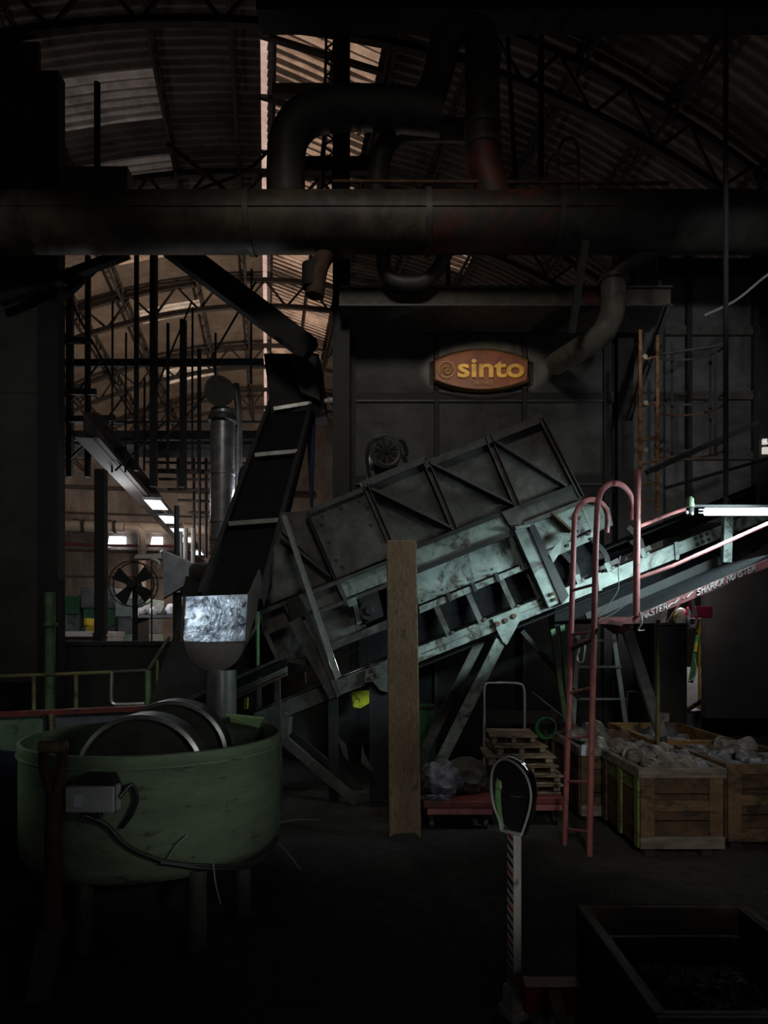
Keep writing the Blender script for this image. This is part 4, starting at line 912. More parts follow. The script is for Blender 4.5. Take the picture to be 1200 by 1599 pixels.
# ------------------------------------------------------------------ green edge mill
CX, CY, TR, Z0, Z1 = -1.335, 3.77, .715, .37, 1.012
t = thing('edge_mill', 'big round chipped green mixing mill with two steel wheels', 'mill', (CX, CY, 0))
C0 = V((CX, CY, 0))
MB().lathe([(TR-.10, Z0), (TR-.03, Z0+.02), (TR, Z0+.08), (TR, Z1-.055), (TR+.006, Z1-.05), (TR+.006, Z1), (TR-.012, Z1+.004), (TR-.016, Z1-.02), (TR-.016, Z0+.12), (0, Z0+.10), (0, Z0), (TR-.10, Z0)], C0, seg=72).build('tub', 'mill', t, sharp=.9)
MB().lathe([(TR+.004, Z1-.062), (TR+.012, Z1-.062), (TR+.012, Z1-.052), (TR+.004, Z1-.052)], C0, seg=72).build('rim_band', 'mill', t)
def wheel(px, Y, ztop, r, w):
    c = V(((px-600)/1000*Y, Y, ztop-r)); ax = V((.08, -1, 0)).normalized()
    wh = MB().lathe([(0, w*.5-.06), (.10, w*.5-.06), (.12, w*.5-.045), (r-.03, w*.5-.045), (r-.022, w*.5), (r, w*.5-.01), (r, -w*.5), (0, -w*.5)], c, ax, 64).build('grinding_wheel', 'mill_in', t)
    MB().lathe([(r-.024, w*.5-.002), (r-.018, w*.5+.004), (r+.003, w*.5-.006), (r+.004, w*.5-.03), (r-.002, w*.5-.03)], c, ax, 64).build('tyre', 'roller_rim', wh)
    MB().lathe([(0, w*.5+.01), (.05, w*.5+.01), (.07, w*.5-.02), (.07, w*.5-.07), (0, w*.5-.07)], c, ax, 24).build('hub', 'mill_in', wh)
    return c
c1 = wheel(227, 3.58, 1.158, .345, .2); c2 = wheel(272, 4.02, 1.188, .345, .2)
MB().cyl(c1, c2, .05, 16).build('axle', 'mill_in', t)
MB().cyl((CX, CY, Z0+.1), (CX, CY, 1.06), .08, 20).build('centre_shaft', 'mill_in', t)
m = MB(); m.prism([P(352, 1117, 4.25), P(411, 1123, 4.15), P(405, 1137, 4.15), P(356, 1126, 4.25)], (0, .03, .01)); m.build('scraper', 'mill_lip', t)
m = MB(); m.bar(P(356, 1124, 4.25), (CX+.1, CY+.1, 1.0), .04, .04); m.build('scraper_arm', 'mill_in', t)
for (x, y) in ((-.94, 3.22), (-.80, 3.62), (-1.48, 3.16), (-1.86, 4.0), (-1.1, 4.36)):
    m = MB(); m.cyl((x, y, .02), (x, y, Z0+.05), .047, 16); l = m.build('leg', 'hood', t)
    m = MB(); m.cyl((x, y, 0), (x, y, .025), .085, 16); m.build('foot', 'frame', l)
m = MB(); m.box((-1.62, 3.35, .05), (-1.2, 4.0, Z0)); m.build('gear_box', 'dark', t)
def ontub(x, y, off=.012):
    d = V(((x-HX)/F, 1, -(y-HY)/F)); a = d.x**2+d.y**2; b = -2*(CX*d.x+CY*d.y); c = CX*CX+CY*CY-(TR+off)**2
    q = b*b-4*a*c
    k = (-b-math.sqrt(max(0, q)))/(2*a); return V((0, 0, EYE))+d*k
# junction box on the tub with its bracket and cables
c = ontub(153, 1242, .02); nr = V((c.x-CX, c.y-CY, 0)).normalized(); tg = V((-nr.y, nr.x, 0))
b = MB(); b.prism([c+tg*sx*.113+V((0, 0, sz*.060)) for sx, sz in ((-1, -1), (1, -1), (1, 1), (-1, 1))], nr*.085); jb = b.build('junction_box', 'box_plastic', t, bevel=.006)
b = MB(); b.prism([c+nr*.086+tg*(.05+sx*.022)*(-1)+V((0, 0, sz*.028-.004)) for sx, sz in ((-1, -1), (1, -1), (1, 1), (-1, 1))], nr*.002); b.build('sticker', 'sticker', jb)
b = MB(); b.prism([c+nr*.062+tg*sx*.116+V((0, 0, sz*.063)) for sx, sz in ((-1, -1), (1, -1), (1, 1), (-1, 1))], nr*.006); b.build('lid_seam', 'hood_edge', jb)
for s in (-.5, .3): b = MB(); q = c+nr*.045+tg*s*.1+V((0, 0, -.06)); b.cyl(q, q-V((0, 0, .03)), .014, 12); b.build('cable_gland', 'rubber', jb)
b = MB(); d = ontub(160, 1217, .0); b.prism([d+tg*sx*.10+V((0, 0, sz*.035)) for sx, sz in ((-1.0, -1), (1, -1), (.7, 1), (-.6, 1))], nr*.07); b.build('cable_hood', 'rubber', t)
MB().tube(smooth([c+nr*.045-tg*.04+V((0, 0, -.085)), ontub(165, 1288, .02), ontub(200, 1322, .02), ontub(255, 1345, .02), ontub(320, 1352, .02), ontub(380, 1350, .02), ontub(420, 1333, .02), ontub(434, 1308, .02)], 6), .012, 8).build('cable', 'cable', t)
MB().tube(smooth([ontub(250, 1347, .03), ontub(330, 1357, .03), ontub(390, 1353, .03), ontub(428, 1328, .03)], 6), .010, 8).build('cable', 'cable', t)
MB().tube(smooth([c+nr*.04+tg*.12, ontub(205, 1226, .03), ontub(214, 1246, .03), ontub(205, 1272, .03), ontub(190, 1292, .02)], 6), .011, 8).build('cable', 'cable', t)
for l in (((294, 1303), (278, 1318), (260, 1343)), ((333, 1348), (337, 1380), (345, 1412)), ((435, 1316), (452, 1335), (470, 1358)), ((440, 1284), (465, 1280), (498, 1280))):
    p0 = ontub(min(l[0][0], 436), l[0][1], .03); MB().tube(smooth([p0]+[P(x, y, p0.y-.03) for x, y in l[1:]], 4), .0035, 6).build('wire_end', 'wire', t)

# scoop shovel leaning on the mill
t = thing('shovel', 'rust brown shovel standing against the front of the green mill', 'shovel', P(60, 1560, 2.78))
tp, bt = P(84, 1180, 2.92), P(82, 1450, 2.86)
MB().tube([P(84, 1240, 2.93), bt], [.034, .040], 14).build('shaft', 'rust', t)
MB().tube([P(63, 1166, 2.93), P(103, 1166, 2.93)], .030, 12).build('grip', 'post', t)
for x in (68, 98): MB().tube(smooth([P(x, 1168, 2.93), P(x+(2 if x < 80 else -2), 1205, 2.93), P(84, 1250, 2.93)], 4), .022, 10).build('grip_fork', 'rust', t)
def blade(a, b_):
    w = .105*(1-.12*b_); x = (a-.5)*2*w
    p = P(66-26*b_, 1440+138*b_, 2.86-.08*b_); return p+V((x, -.05*(1-abs(a-.5)*2)*(1)+.03, 0))
m = MB(); m.grid(blade, 12, 10); o = m.build('blade', 'frame', t); s = o.modifiers.new('solid', 'SOLIDIFY'); s.thickness = .006

# ------------------------------------------------------------------ timber post
t = thing('timber_post', 'thick weathered timber post standing upright at centre', 'post', (P(631, 0, 5.0).x, 5.1, 0))
m = MB(); a, b = P(604, 843, 5.0), P(651, 843, 5.0); c, d = P(658, 1308, 5.0), P(608, 1312, 5.0)
c.z = d.z = 0
m.prism([a+V((.012, 0, 0)), b-V((.02, 0, 0)), b-V((0, 0, .02)), c, d, a-V((0, 0, .015))], (0, .14, 0)); m.build('timber', 'post', t, bevel=.008)
m = MB(); m.prism([(.03, 4.90, 0), (.30, 4.88, 0), (.24, 4.97, .05), (.08, 4.97, .04)], (0, .09, 0)); m.build('base_mud', 'dark', t)

# ------------------------------------------------------------------ red caged access ladder to the ramp
t = thing('red_ladder', 'chipped red steel ladder with hooped handrails rising to the ramp', 'ladder', (1.43, 4.75, 0))
YA, YB = 4.86, 4.62
def zf(p): p.z = max(p.z, 0.0); return p
A0 = P(882, 1320, YA); A0.z = 0; B0 = P(921, 1334, YB); B0.z = 0
sa = [A0, P(889, 1100, YA), P(897, 830, YA)]+smooth([P(898, 805, YA), P(908, 787, YA+.1), P(925, 780, YA+.25), P(942, 788, YA+.42), P(949, 805, YA+.45), P(948, 832, YA+.45)], 5)
MB().tube(sa, .021, 12).build('stile', 'red', t)
sb = [B0, P(924, 1170, YB), P(931, 850, YB)]+smooth([P(934, 785, YB), P(941, 765, YB+.06), P(956, 755, YB+.2), P(972, 758, YB+.35), P(984, 772, YB+.45), P(988, 790, YB+.5), P(987, 812, YB+.5)], 5)
MB().tube(sb, .022, 12).build('stile', 'red', t)
for ya, yb in ((922, 912), (991, 987), (1010, 997), (1082, 1073), (1154, 1148), (1220, 1221), (1294, 1299)):
    f = lambda pts, y, Y: min((abs(-(p.z-EYE)/p.y*1000+HY-y), k) for k, p in enumerate(pts))[1]
    xa = 882+(1320-ya)*(16/515.); xb = 921+(1334-yb)*(13/549.)
    MB().cyl(P(xa, ya, YA), P(xb, yb, YB), .011, 10).build('rung', 'red', t)
MB().tube(smooth([P(905, 1012, 4.7), P(902, 1030, 4.6), P(910, 1034, 4.55), P(913, 1018, 4.55), P(914, 1008, 4.6)], 4), .007, 6).build('hook', 'wire', t)
MB().tube([P(893, 1014, 4.75), P(925, 1000, 4.62), P(934, 982, 4.6)], .012, 6).build('tie_bar', 'dark', t)

# ------------------------------------------------------------------ sloping ramp with red sides and marker writing
YR = 4.72
def ry(x): return 964-.4286*(x-988)
t = thing('access_ramp', 'sloping black ramp with red side beam and white marker writing', 'ramp', (P(1100, 0, YR).x, YR+.5, 1.6))
m = MB(); m.px([(986, ry(986)), (1240, ry(1240)), (1240, ry(1240)+13), (988, ry(988)+11)], YR, .05); m.build('side_beam', 'red', t)
n = V((-.394, 0, .919))
a, b = P(986, ry(986)+2, YR+.05), P(1240, ry(1240)+2, YR+.05)
m = MB(); m.prism([a, b, b+V((0, 1.05, 0)), a+V((0, 1.05, 0))], (0, 0, -.02)); m.build('deck', 'deck', t)
m = MB(); m.bar(a+V((0, 1.05, .03)), b+V((0, 1.05, .03)), .04, .10); m.build('far_beam', 'dark', t)
m = MB(); a2 = P(928, 962, YR+.25); m.prism([P(940, 964, YR+.02), P(988, 964, YR+.02), a+V((0, 1.05, 0)), a+V((-.32, 1.05, 0))], (0, 0, -.02)); m.build('landing_deck', 'deck', t)
m = MB(); m.bar(P(934, 969, YR), P(986, 969, YR), .05, .05); m.build('landing_beam', 'red', t)
m = MB(); m.bar(P(934, 968, YR), P(972, 974, YR-.02), .035, .035); m.build('landing_rail', 'red', t)
m = MB(); m.px([(944, 966), (988, 966), (986, 985), (978, 990), (952, 972)], YR+.04, .25); m.build('landing_box', 'red_dull', t)
# posts and rails of the ramp
MB().tube([P(994, 962, YR), P(995, 860, YR), P(996, 735, YR)], .025, 14).build('rail_post', 'red', t)
MB().tube([P(997, 903, YR), P(1050, 884, YR), P(1205, 815, YR)], .015, 10).build('hand_rail', 'red', t)
MB().tube([P(999, 822, YR+.02), P(1049, 802, YR+.3), P(1085, 790, YR+.6)], .014, 10).build('hand_rail', 'red', t)
m = MB(); m.chan(P(1137, 878, YR+.9), P(1139, 806, YR+.9), .075, .05, .008, up=(0, 1, 0)); m.build('stanchion', 'teal', t)
MB().tube(smooth([P(1000, 955, YR-.02), P(1003, 972, YR-.03), P(997, 984, YR-.02), P(1007, 984, YR-.02)], 4), .006, 6).build('hook', 'wire', t)
for (pts) in (((969, 868), (966, 890), (966, 920), (950, 945), (934, 962)), ((985, 930), (972, 948), (955, 960), (928, 975), (916, 1000))):
    MB().tube(smooth(pxs(pts, YR-.08), 4), .004, 6).build('dangling_wire', 'wire', t)
m = MB(); m.chan(P(982, 985, YR+.6), V((P(1036, 1128, 5.61).x, 5.61, P(0, 1150, 5.61).z)), .085, .05, .01, up=(0, 1, 0)); m.build('prop_leg', 'galv', t)
m = MB(); m.bar(V((P(1036, 1128, 5.61).x, 5.61, P(0, 1150, 5.61).z)), (P(1042, 0, 5.61).x, 5.61, 0), .05, .05); m.build('prop_leg', 'duct_grey', t)
MB().cyl(P(1028, 968, 5.5), V((P(1029, 0, 5.5).x, 5.5, 0)), .016, 8).build('prop_leg', 'yellow_rail', t)
# marker writing, drawn as brush strokes on the beam
GL = {'M': [[(0, 0), (.1, 1), (.5, .35), (.9, 1), (1, 0)]], 'A': [[(0, 0), (.5, 1), (1, 0)], [(.2, .4), (.8, .4)]], 'S': [[(.95, .85), (.6, 1), (.15, .85), (.2, .6), (.8, .4), (.85, .15), (.4, 0), (0, .15)]],
      'T': [[(0, 1), (1, 1)], [(.5, 1), (.45, 0)]], 'E': [[(.9, 1), (.05, 1), (.05, 0), (.95, 0)], [(.05, .5), (.75, .5)]], 'R': [[(.05, 0), (.05, 1), (.7, .95), (.85, .7), (.6, .5), (.05, .48)], [(.4, .48), (1, 0)]],
      'H': [[(.05, 0), (.05, 1)], [(.9, 0), (.9, 1)], [(.05, .5), (.9, .5)]], 'K': [[(.05, 0), (.05, 1)], [(.9, 1), (.1, .45), (.95, 0)]], 'X': [[(0, 0), (1, 1)], [(.05, 1), (.95, 0)]],
      'O': [[(.5, 1), (.1, .8), (.05, .3), (.4, 0), (.85, .2), (.9, .7), (.5, 1)]], 'N': [[(.05, 0), (.05, 1), (.9, 0), (.9, 1)]],
      '~': [[(0, .1), (.25, .5), (.45, .45), (.6, .3), (.85, .7), (1, 1)]], '-': [[(0, .3), (.1, .45)], [(.35, .3), (.75, .8), (1, .95)]]}
m = MB()
def write(word, x0, x1, hh, lift=0):
    w = (x1-x0)/len(word)
    for i, ch in enumerate(word):
        for st in GL[ch]:
            pts = []
            for (u, v_) in st:
                x = x0+w*(i+.08+u*.8); y = ry(x)+10.5-lift-v_*hh+random.uniform(-.35, .35); pts.append(P(x, y, YR-.002))
            m.tube(pts, .0050, 6)
write('MASTER', 1003, 1043, 9.4, .4); write('~', 1042, 1064, 7, 2); write('-', 1066, 1086, 7, 3); write('SHARKX', 1088, 1131, 9.8, 1.0); write('MONSTER', 1135, 1181, 9.2, 1.4)
m.build('marker_writing', 'graffiti', t)

# fluorescent work light hung over the ramp
Yt = 4.6; zt = P(0, 799, Yt).z
t = thing('tube_light', 'lit fluorescent tube hanging over the ramp at the right edge', 'light', P(1150, 806, Yt))
MB().cyl((P(1102, 0, Yt).x, Yt, zt), (P(1102, 0, Yt).x+1.2, Yt, zt), .0265, 20).build('tube', 'tube_on', t)
m = MB(); m.cyl((P(1090, 0, Yt).x, Yt-.012, zt+.012), (P(1103, 0, Yt).x, Yt-.012, zt+.012), .006, 8); m.build('pin', 'alu', t)
m = MB(); m.cyl((P(1090, 0, Yt).x, Yt-.012, zt-.010), (P(1103, 0, Yt).x, Yt-.012, zt-.010), .006, 8); m.build('pin', 'alu', t)
m = MB(); m.lathe([(0, 0), (.03, 0), (.026, .06), (.014, .075), (0, .075)], P(1078, 792, Yt), (0, 0, 1), 16); m.build('holder_cap', 'mill', t)
m = MB(); m.cyl(P(1078, 793, Yt), P(1078, 804, Yt), .026, 16); m.build('holder', 'dark', t)
for x, y in ((1073, 800), (1081, 802)): m = MB(); m.blob(P(x, y, Yt-.03), .013, 2, 0); m.build('end_knob', 'white_p', t)
m = MB(); m.bar((P(1080, 0, Yt).x, Yt+.05, zt+.05), (P(1102, 0, Yt).x+1.25, Yt+.05, zt+.05), .03, .014); m.build('batten', 'dark', t)
m = MB(); m.tube([(P(1150, 0, Yt).x, Yt+.05, zt+.05), P(1134, 770, Yt+.4), P(1134, 700, Yt+1)], .004, 6); m.build('hanging_wire', 'dark', t)

# caged ladder behind
Yg = 7.0
t = thing('cage_ladder', 'rust streaked yellow ladder with round safety cage on the dark housing', 'ladder', P(1015, 790, Yg))
for x, y0 in ((1000, 515), (1027, 524)): MB().bar(P(x, 800, Yg), P(x+.3, y0, Yg), .035, .02, up=(0, 1, 0)).build('stile', 'orange_rust', t)
for y in (560, 632, 685, 722, 755, 782): MB().tube([P(1000, y+4, Yg), P(1027, y-4, Yg)], .011, 8).build('rung', 'orange_rust', t)
for y in (545, 618, 635, 692, 706):
    cc = P(1077, y, Yg+.12); pts = []
    for k in range(25):
        a = R(200-k*9.2) if k < 25 else 0
        pts.append(cc+V((math.cos(a)*.36, math.sin(a)*.36*.8, 0)))
    pts = [P(1027, y+3, Yg)]+pts+[P(1027, y+9, Yg-.0)] if y == 545 else [P(1027, y+4, Yg)]+pts
    MB().tube(pts, .013, 8).build('hoop', 'hood_edge' if y in (545, 618, 692) else 'orange_dark', t)
for x, dy in ((1050, .35), (1110, .32), (1118, -.1)): MB().bar(P(x, 712, Yg+.1+dy), P(x, 545, Yg+.1+dy), .03, .006, up=(0, 1, 0)).build('cage_strap', 'frame', t)
for x, y in ((1003, 558), (1004, 630), (1004, 703)): m = MB(); m.bolt(P(x+4, y, Yg-.02), .03, .02); m.build('bracket', 'cream', t)

# ------------------------------------------------------------------ crates of castings
def crate(x0, x1, y0, y1, z0, z1, label, mats, name='wooden_crate', floorz=None, rim=.03):
    t = thing(name, label, 'crate', ((x0+x1)/2, (y0+y1)/2, 0), None)
    w = .025; h = (z1-z0)
    mats = list(mats)+[mats[1], mats[0]] if len(mats) == 3 else mats
    for side, (a, b) in (('front', ((x0, y0), (x1, y0+w))), ('back', ((x0, y1-w), (x1, y1))), ('left', ((x0, y0+w), (x0+w, y1-w))), ('right', ((x1-w, y0+w), (x1, y1-w)))):
        for k in range(3):
            p, q = z0+h*k/3+.004, z0+h*(k+1)/3-.004
            MB().box((a[0], a[1], p), (b[0], b[1], q)).build('board', (mats[3] if k == 2 else mats[1]) if side == 'left' else (mats[4] if side == 'front' else mats[0]), t, bevel=.004)
    for yy in (y0-.02,):   # frame battens on the front
        for xx in (x0, x1-.10): MB().box((xx, yy, z0), (xx+.10, yy+.02, z1-.07)).build('batten', mats[0], t, bevel=.004)
        MB().box((x0+.10, yy, z0+h*.46), (x1-.10, yy+.02, z0+h*.60)).build('batten', mats[0], t, bevel=.004)
        MB().box((x0-.005, yy-.012, z0-.0), (x1+.005, yy+.02, z0+.09)).build('batten', mats[2], t, bevel=.004)
    for xx in (x0-.018,):
        for f in (.02, .48, .94):
            yy = y0+(y1-y0)*f; MB().box((xx, yy-.02, z0), (xx+.018, yy+.05, z1-.03)).build('batten', mats[3] if f < .9 else mats[1], t, bevel=.004)
    rz = z1-.012
    for a, b in (((x0-.02, y0-.03), (x1+.02, y0+rim-.018)), ((x0-.02, y1-rim+.01), (x1+.02, y1+.012)), ((x0-.02, y0+rim-.017), (x0+rim, y1-rim+.009)), ((x1-rim, y0+rim-.017), (x1+.02, y1-rim+.009))):
        MB().box((a[0], a[1], rz-.06), (b[0], b[1], rz+.012)).build('rim_board', mats[2], t, bevel=.006)
    MB().box((x0+.02, y0+.02, z0), (x1-.02, y1-.02, z0+.03)).build('bottom_board', mats[0], t)
    if floorz is None:
        for xx in (x0+.05, x1-.13):
            for yy in (y0+.04, y1-.12): MB().box((xx, yy, 0), (xx+.08, yy+.08, z0)).build('foot', 'frame', t)
    return t
C1 = (1.83, 2.42, 4.58, 5.30); C2 = (2.54, 3.25, 4.74, 5.55); C3 = (1.66, 2.28, 5.40, 6.30); C4 = (2.40, 3.12, 5.68, 6.80)
k1 = crate(*C1, .07, .645, 'wooden crate with green painted side, heaped with grey castings', ('crate', 'crate_dark', 'crate_edge', 'crate_green', 'crate_dark'))  # this crate and the next: front boards darkened, recess shade painted in
k2 = crate(*C2, .07, .64, 'wooden crate at the right edge filled with blue grey castings', ('crate', 'crate_dark', 'crate', 'crate_dark', 'crate_dark'))
k3 = crate(*C3, .07, .645, 'dark wooden crate behind the red ladder with a white tag', ('crate_dark', 'crate_dark', 'crate_edge'))
k4 = crate(*C4, .07, .66, 'ochre wooden crate behind the others, half full of castings', ('ochre', 'ochre', 'ochre'))
lab(MB().px([(909, 1163), (916, 1163), (915, 1180), (908, 1180)], 5.33, .004).build('paper_tag', 'sticker', k3), 'white paper tag')
def heap(C, z, kinds, seed, lbls, group, mats, r0=.075, rows=((.18, .5, .82), (.15, .38, .62, .86), (.2, .5, .8)), lift=.0):
    random.seed(seed); n = 0
    x0, x1, y0, y1 = C; ny = len(rows)
    # the hidden fill that carries the visible pieces
    fill = MB(); fill.box((x0+.035, y0+.035, z-.30), (x1-.035, y1-.035, z-.08))
    f = fill.build('casting_fill', 'cast_brown'); f['kind'] = 'stuff'; tag(f, lbls[-1], 'castings')
    for j, row in enumerate(rows):
        for fx in row:
            x = x0+.05+(x1-x0-.1)*fx+random.uniform(-.01, .01); y = y0+.11+(y1-y0-.22)*(j+.0)/(max(1, ny-1))+random.uniform(-.01, .01)
            r = r0*random.uniform(.8, 1.25); k = kinds[n % len(kinds)]; mb = MB(); zz = z-.08+r*.72+lift*random.random()
            if k == 'blob': mb.blob((x, y, zz), r, 3, .26, 1.7, seed+n, (1.25, .85, .72), random.uniform(0, 3))
            elif k == 'rib':
                ax = V((random.uniform(.4, 1), random.uniform(-.6, .6), random.uniform(.1, .6))).normalized()
                mb.lathe([(0, -r), (r*.75, -r), (r*.8, -r*.6), (r*1.0, -r*.55), (r*1.0, -r*.2), (r*.78, -r*.15), (r*.78, r*.3), (r*.95, r*.35), (r*.95, r*.6), (r*.6, r*1.0), (0, r*1.0)], (x, y, zz), ax, 22)
            elif k == 'elbow':
                a = random.uniform(0, 6.28); d = V((math.cos(a), math.sin(a), 0)); e = V((-d.y, d.x, .5))
                mb.tube(smooth([V((x, y, zz))-d*r*1.4, V((x, y, zz+.01)), V((x, y, zz))+d*r*.6+e*r*.9], 5), [r*.62]*11, 14)
                mb.lathe([(0, 0), (r*.85, 0), (r*.85, r*.25), (0, r*.25)], V((x, y, zz))-d*r*1.45, d, 18)
            elif k == 'slab':
                a = random.uniform(0, 3.1); d = V((math.cos(a), math.sin(a), random.uniform(-.25, .25))); e = V((-d.y, d.x, random.uniform(.0, .35)))
                p = V((x, y, zz-.02)); mb.prism([p-d*r*1.5-e*r, p+d*r*1.2-e*r*.9, p+d*r*1.6+e*r*.5, p+d*r*.3+e*r*1.1, p-d*r*1.3+e*r*.8], d.cross(e).normalized()*r*.45)
            o = mb.build('casting', mats[n % len(mats)], bevel=.008 if k == 'slab' else 0)
            tag(o, lbls[{'blob': 0, 'rib': 1, 'elbow': 2, 'slab': 3}[k]], 'casting', group+' '+k); n += 1
heap(C1, .64, ('blob', 'rib', 'rib', 'blob', 'elbow', 'rib', 'elbow', 'rib', 'blob', 'rib'), 3,
     ('lumpy grey casting heaped in the green painted crate', 'ribbed round casting heaped in the green painted crate', 'bent pipe casting heaped in the green painted crate', '', 'castings buried in the green painted crate'),
     'castings in the green painted crate', ('cast', 'cast', 'cast', 'cast_blue'), .076, rows=((.18, .40, .62, .86), (.12, .36, .60, .86), (.18, .48, .78)), lift=.045)
heap(C2, .58, ('slab', 'blob', 'slab', 'elbow', 'blob'), 8,
     ('lumpy blue grey casting in the right edge crate', '', 'bent pipe casting in the right edge crate', 'flat blue grey casting in the right edge crate', 'castings buried in the right edge crate'),
     'castings in the right edge crate', ('cast_blue', 'cast_blue', 'cast'), .10, rows=((.15, .45, .8), (.2, .55, .85), (.12, .4, .7)), lift=.04)
heap(C3, .62, ('rib', 'blob', 'elbow', 'slab', 'rib'), 15,
     ('lumpy casting in the tagged crate behind the ladder', 'ribbed round casting in the tagged crate behind the ladder', 'bent pipe casting in the tagged crate behind the ladder', 'flat casting in the tagged crate behind the ladder', 'castings buried in the tagged crate behind the ladder'),
     'castings in the tagged crate', ('cast', 'cast_brown', 'cast', 'cast_blue'), .085, rows=((.2, .55, .85), (.15, .45, .75), (.2, .5, .85), (.2, .6)), lift=.06)
heap(C4, .52, ('blob', 'slab', 'blob', 'elbow'), 23,
     ('lumpy casting lying low in the ochre crate', '', 'bent pipe casting lying low in the ochre crate', 'flat casting lying low in the ochre crate', 'castings buried in the ochre crate'),
     'castings in the ochre crate', ('cast_blue', 'cast', 'cast_blue'), .10, rows=((.2, .55, .85), (.2, .5, .8), (.25, .55, .85), (.2, .5, .8)), lift=.01)
c = V((2.93, 6.72, .675)); tag(MB().prism([c+V((-.05, 0, 0)), c+V((.06, 0, 0)), c+V((.07, 0, .09)), c+V((-.04, 0, .10))], (0, .08, 0)).build('block', 'cast'), 'small grey block standing on the far rim of the ochre crate', 'block')

# ------------------------------------------------------------------ weighing scale with loaded crate
t = thing('platform_scale', 'platform scale with chrome dial head on a striped grey column', 'scale', (.53, 2.68, 0))
sx, sy = .545, 2.68
yaw = R(24); ux = V((math.cos(yaw), math.sin(yaw)*-1, 0)); uy = V((math.sin(yaw), math.cos(yaw), 0))
# column: its narrow marked side faces the camera's left
def colbox(hw, hd, z0, z1, mb, top=1.0):
    c = V((sx, sy, 0)); ex = V((math.cos(R(28)), -math.sin(R(-28)), 0)); ey = V((-ex.y, ex.x, 0))
    mb.prism([c+ex*a*hw+ey*b*hd+V((0, 0, z0)) for a, b in ((-1, -1), (1, -1), (1, 1), (-1, 1))], (0, 0, z1-z0)); return ex, ey, c
m = MB(); ex, ey, cc = colbox(.020, .024, .12, .80, m); m.build('column', 'scale_paint', t, bevel=.004)
for i in range(17):
    z = .16+i*.037
    q = cc-ex*.0205+V((0, 0, z)); m = MB()
    m.prism([q-ey*.020, q-ey*.004+V((0, 0, .010)), q+ey*.018+V((0, 0, .026)), q+ey*.018+V((0, 0, .012)), q-ey*.002+V((0, 0, -.004)), q-ey*.020+V((0, 0, -.012))], -ex*.0012)
    m.build('column_mark', 'black_mark' if i % 4 else 'red_mark', t)
m = MB()
colbox(.034, .040, .04, .13, m); m.build('column_base', 'scale_paint', t, bevel=.01)
m = MB(); colbox(.048, .055, 0, .045, m); m.build('column_foot', 'scale_paint', t, bevel=.01)
# pear shaped head
hy = R(38); fn = V((-math.sin(hy), -math.cos(hy), 0)); fx = V((math.cos(hy), -math.sin(hy), 0)); hc = V((sx+.002, sy-.01, 0))
prof = [(-.048, .775), (-.058, .82), (-.082, .87), (-.094, .93), (-.096, .985), (-.088, 1.035), (-.066, 1.072), (-.030, 1.088), (.010, 1.080), (.045, 1.058), (.072, 1.025), (.088, .985), (.093, .94), (.086, .89), (.072, .84), (.058, .80), (.050, .775)]
def hp(u, z, d): return hc+fx*u+V((0, 0, z))+fn*d
sm = smooth([V((u, 0, z)) for u, z in prof], 3); cu, cz = 0.0, .93
def ring(s, d): return [hp(cu+(p.x-cu)*s, cz+(p.z-cz)*s, d) for p in sm]
m = MB(); rings = [ring(.55, -.055), ring(.86, -.048), ring(.98, -.025), ring(1.0, .0), ring(1.0, .030), ring(.97, .040), ring(.925, .036), ring(.90, .028)]
vs = [[m.bm.verts.new(p) for p in r] for r in rings]; n = len(vs[0])
for i in range(len(vs)-1):
    for j in range(n): m.bm.faces.new((vs[i][j], vs[i][(j+1) % n], vs[i+1][(j+1) % n], vs[i+1][j]))
m.bm.faces.new(vs[0]); m.build('head_casing', 'chrome', t)
m = MB(); rr_ = ring(.955, .038); m.tube(rr_+[rr_[0]], .0055, 8); m.build('dial_rim', 'rim_steel', t)
m = MB(); m.prism(ring(.90, .026), fn*.004); face = m.build('dial_glass', 'glass_dial', t)
m = MB(); pts = [(-.074, .965), (-.066, .99), (-.055, .985), (-.050, .95), (-.050, .90), (-.044, .84), (-.036, .80), (-.040, .785), (-.047, .79), (-.058, .84), (-.074, .89)]
m.prism([hp(u, z, .030) for u, z in pts], fn*.002); m.build('reflection_strip', 'dial_reflection', face)  # green reflection painted onto the dial glass
m = MB(); m.tube([hp(-.075, .975, .033), hp(-.066, .995, .033), hp(-.052, .985, .033), hp(-.047, .955, .033)], .0018, 6); m.build('strip_rim', 'alu', face)
m = MB(); m.tube([hp(0, .93, .034), hp(.045, .935, .034)], .0022, 6); m.build('pointer', 'alu', face)
m = MB(); m.cyl(hp(0, .93, .03), hp(0, .93, .036), .012, 16); m.build('pointer_hub', 'dark', face)
m = MB(); m.tube([hp(-.04, .81, .032), hp(-.02, .79, .032), hp(.01, .785, .032)], .0015, 6); m.build('glass_seam', 'alu', face)
# red platform
m = MB(); m.box((.765, 1.75, .055), (1.50, 2.62, .145)); m.build('platform', 'red_gloss', t, bevel=.01)
m = MB(); m.box((.548, 2.50, .112), (.80, 2.60, .215)); m.build('platform_arm', 'red_gloss', t, bevel=.012)
m = MB(); m.box((.60, 2.49, .0), (.74, 2.60, .108)); m.build('arm_foot', 'scale_paint', t, bevel=.01)
m = MB(); m.box((.80, 1.78, .0), (.86, 2.57, .055)); m.build('runner', 'scale_paint', t)
m = MB(); m.box((1.45, 1.78, .0), (1.51, 2.57, .055)); m.build('runner', 'scale_paint', t)
m = MB(); m.box((.66, 2.492, .165), (.80, 2.499, .172)); m.build('trim', 'gold_dull', t)
kf = crate(.795, 1.44, 1.84, 2.585, .150, .51, 'open dark wooden crate of black turnings on the red scale platform', ('crate_black', 'crate_black', 'crate_black'), floorz=.15, rim=.014)
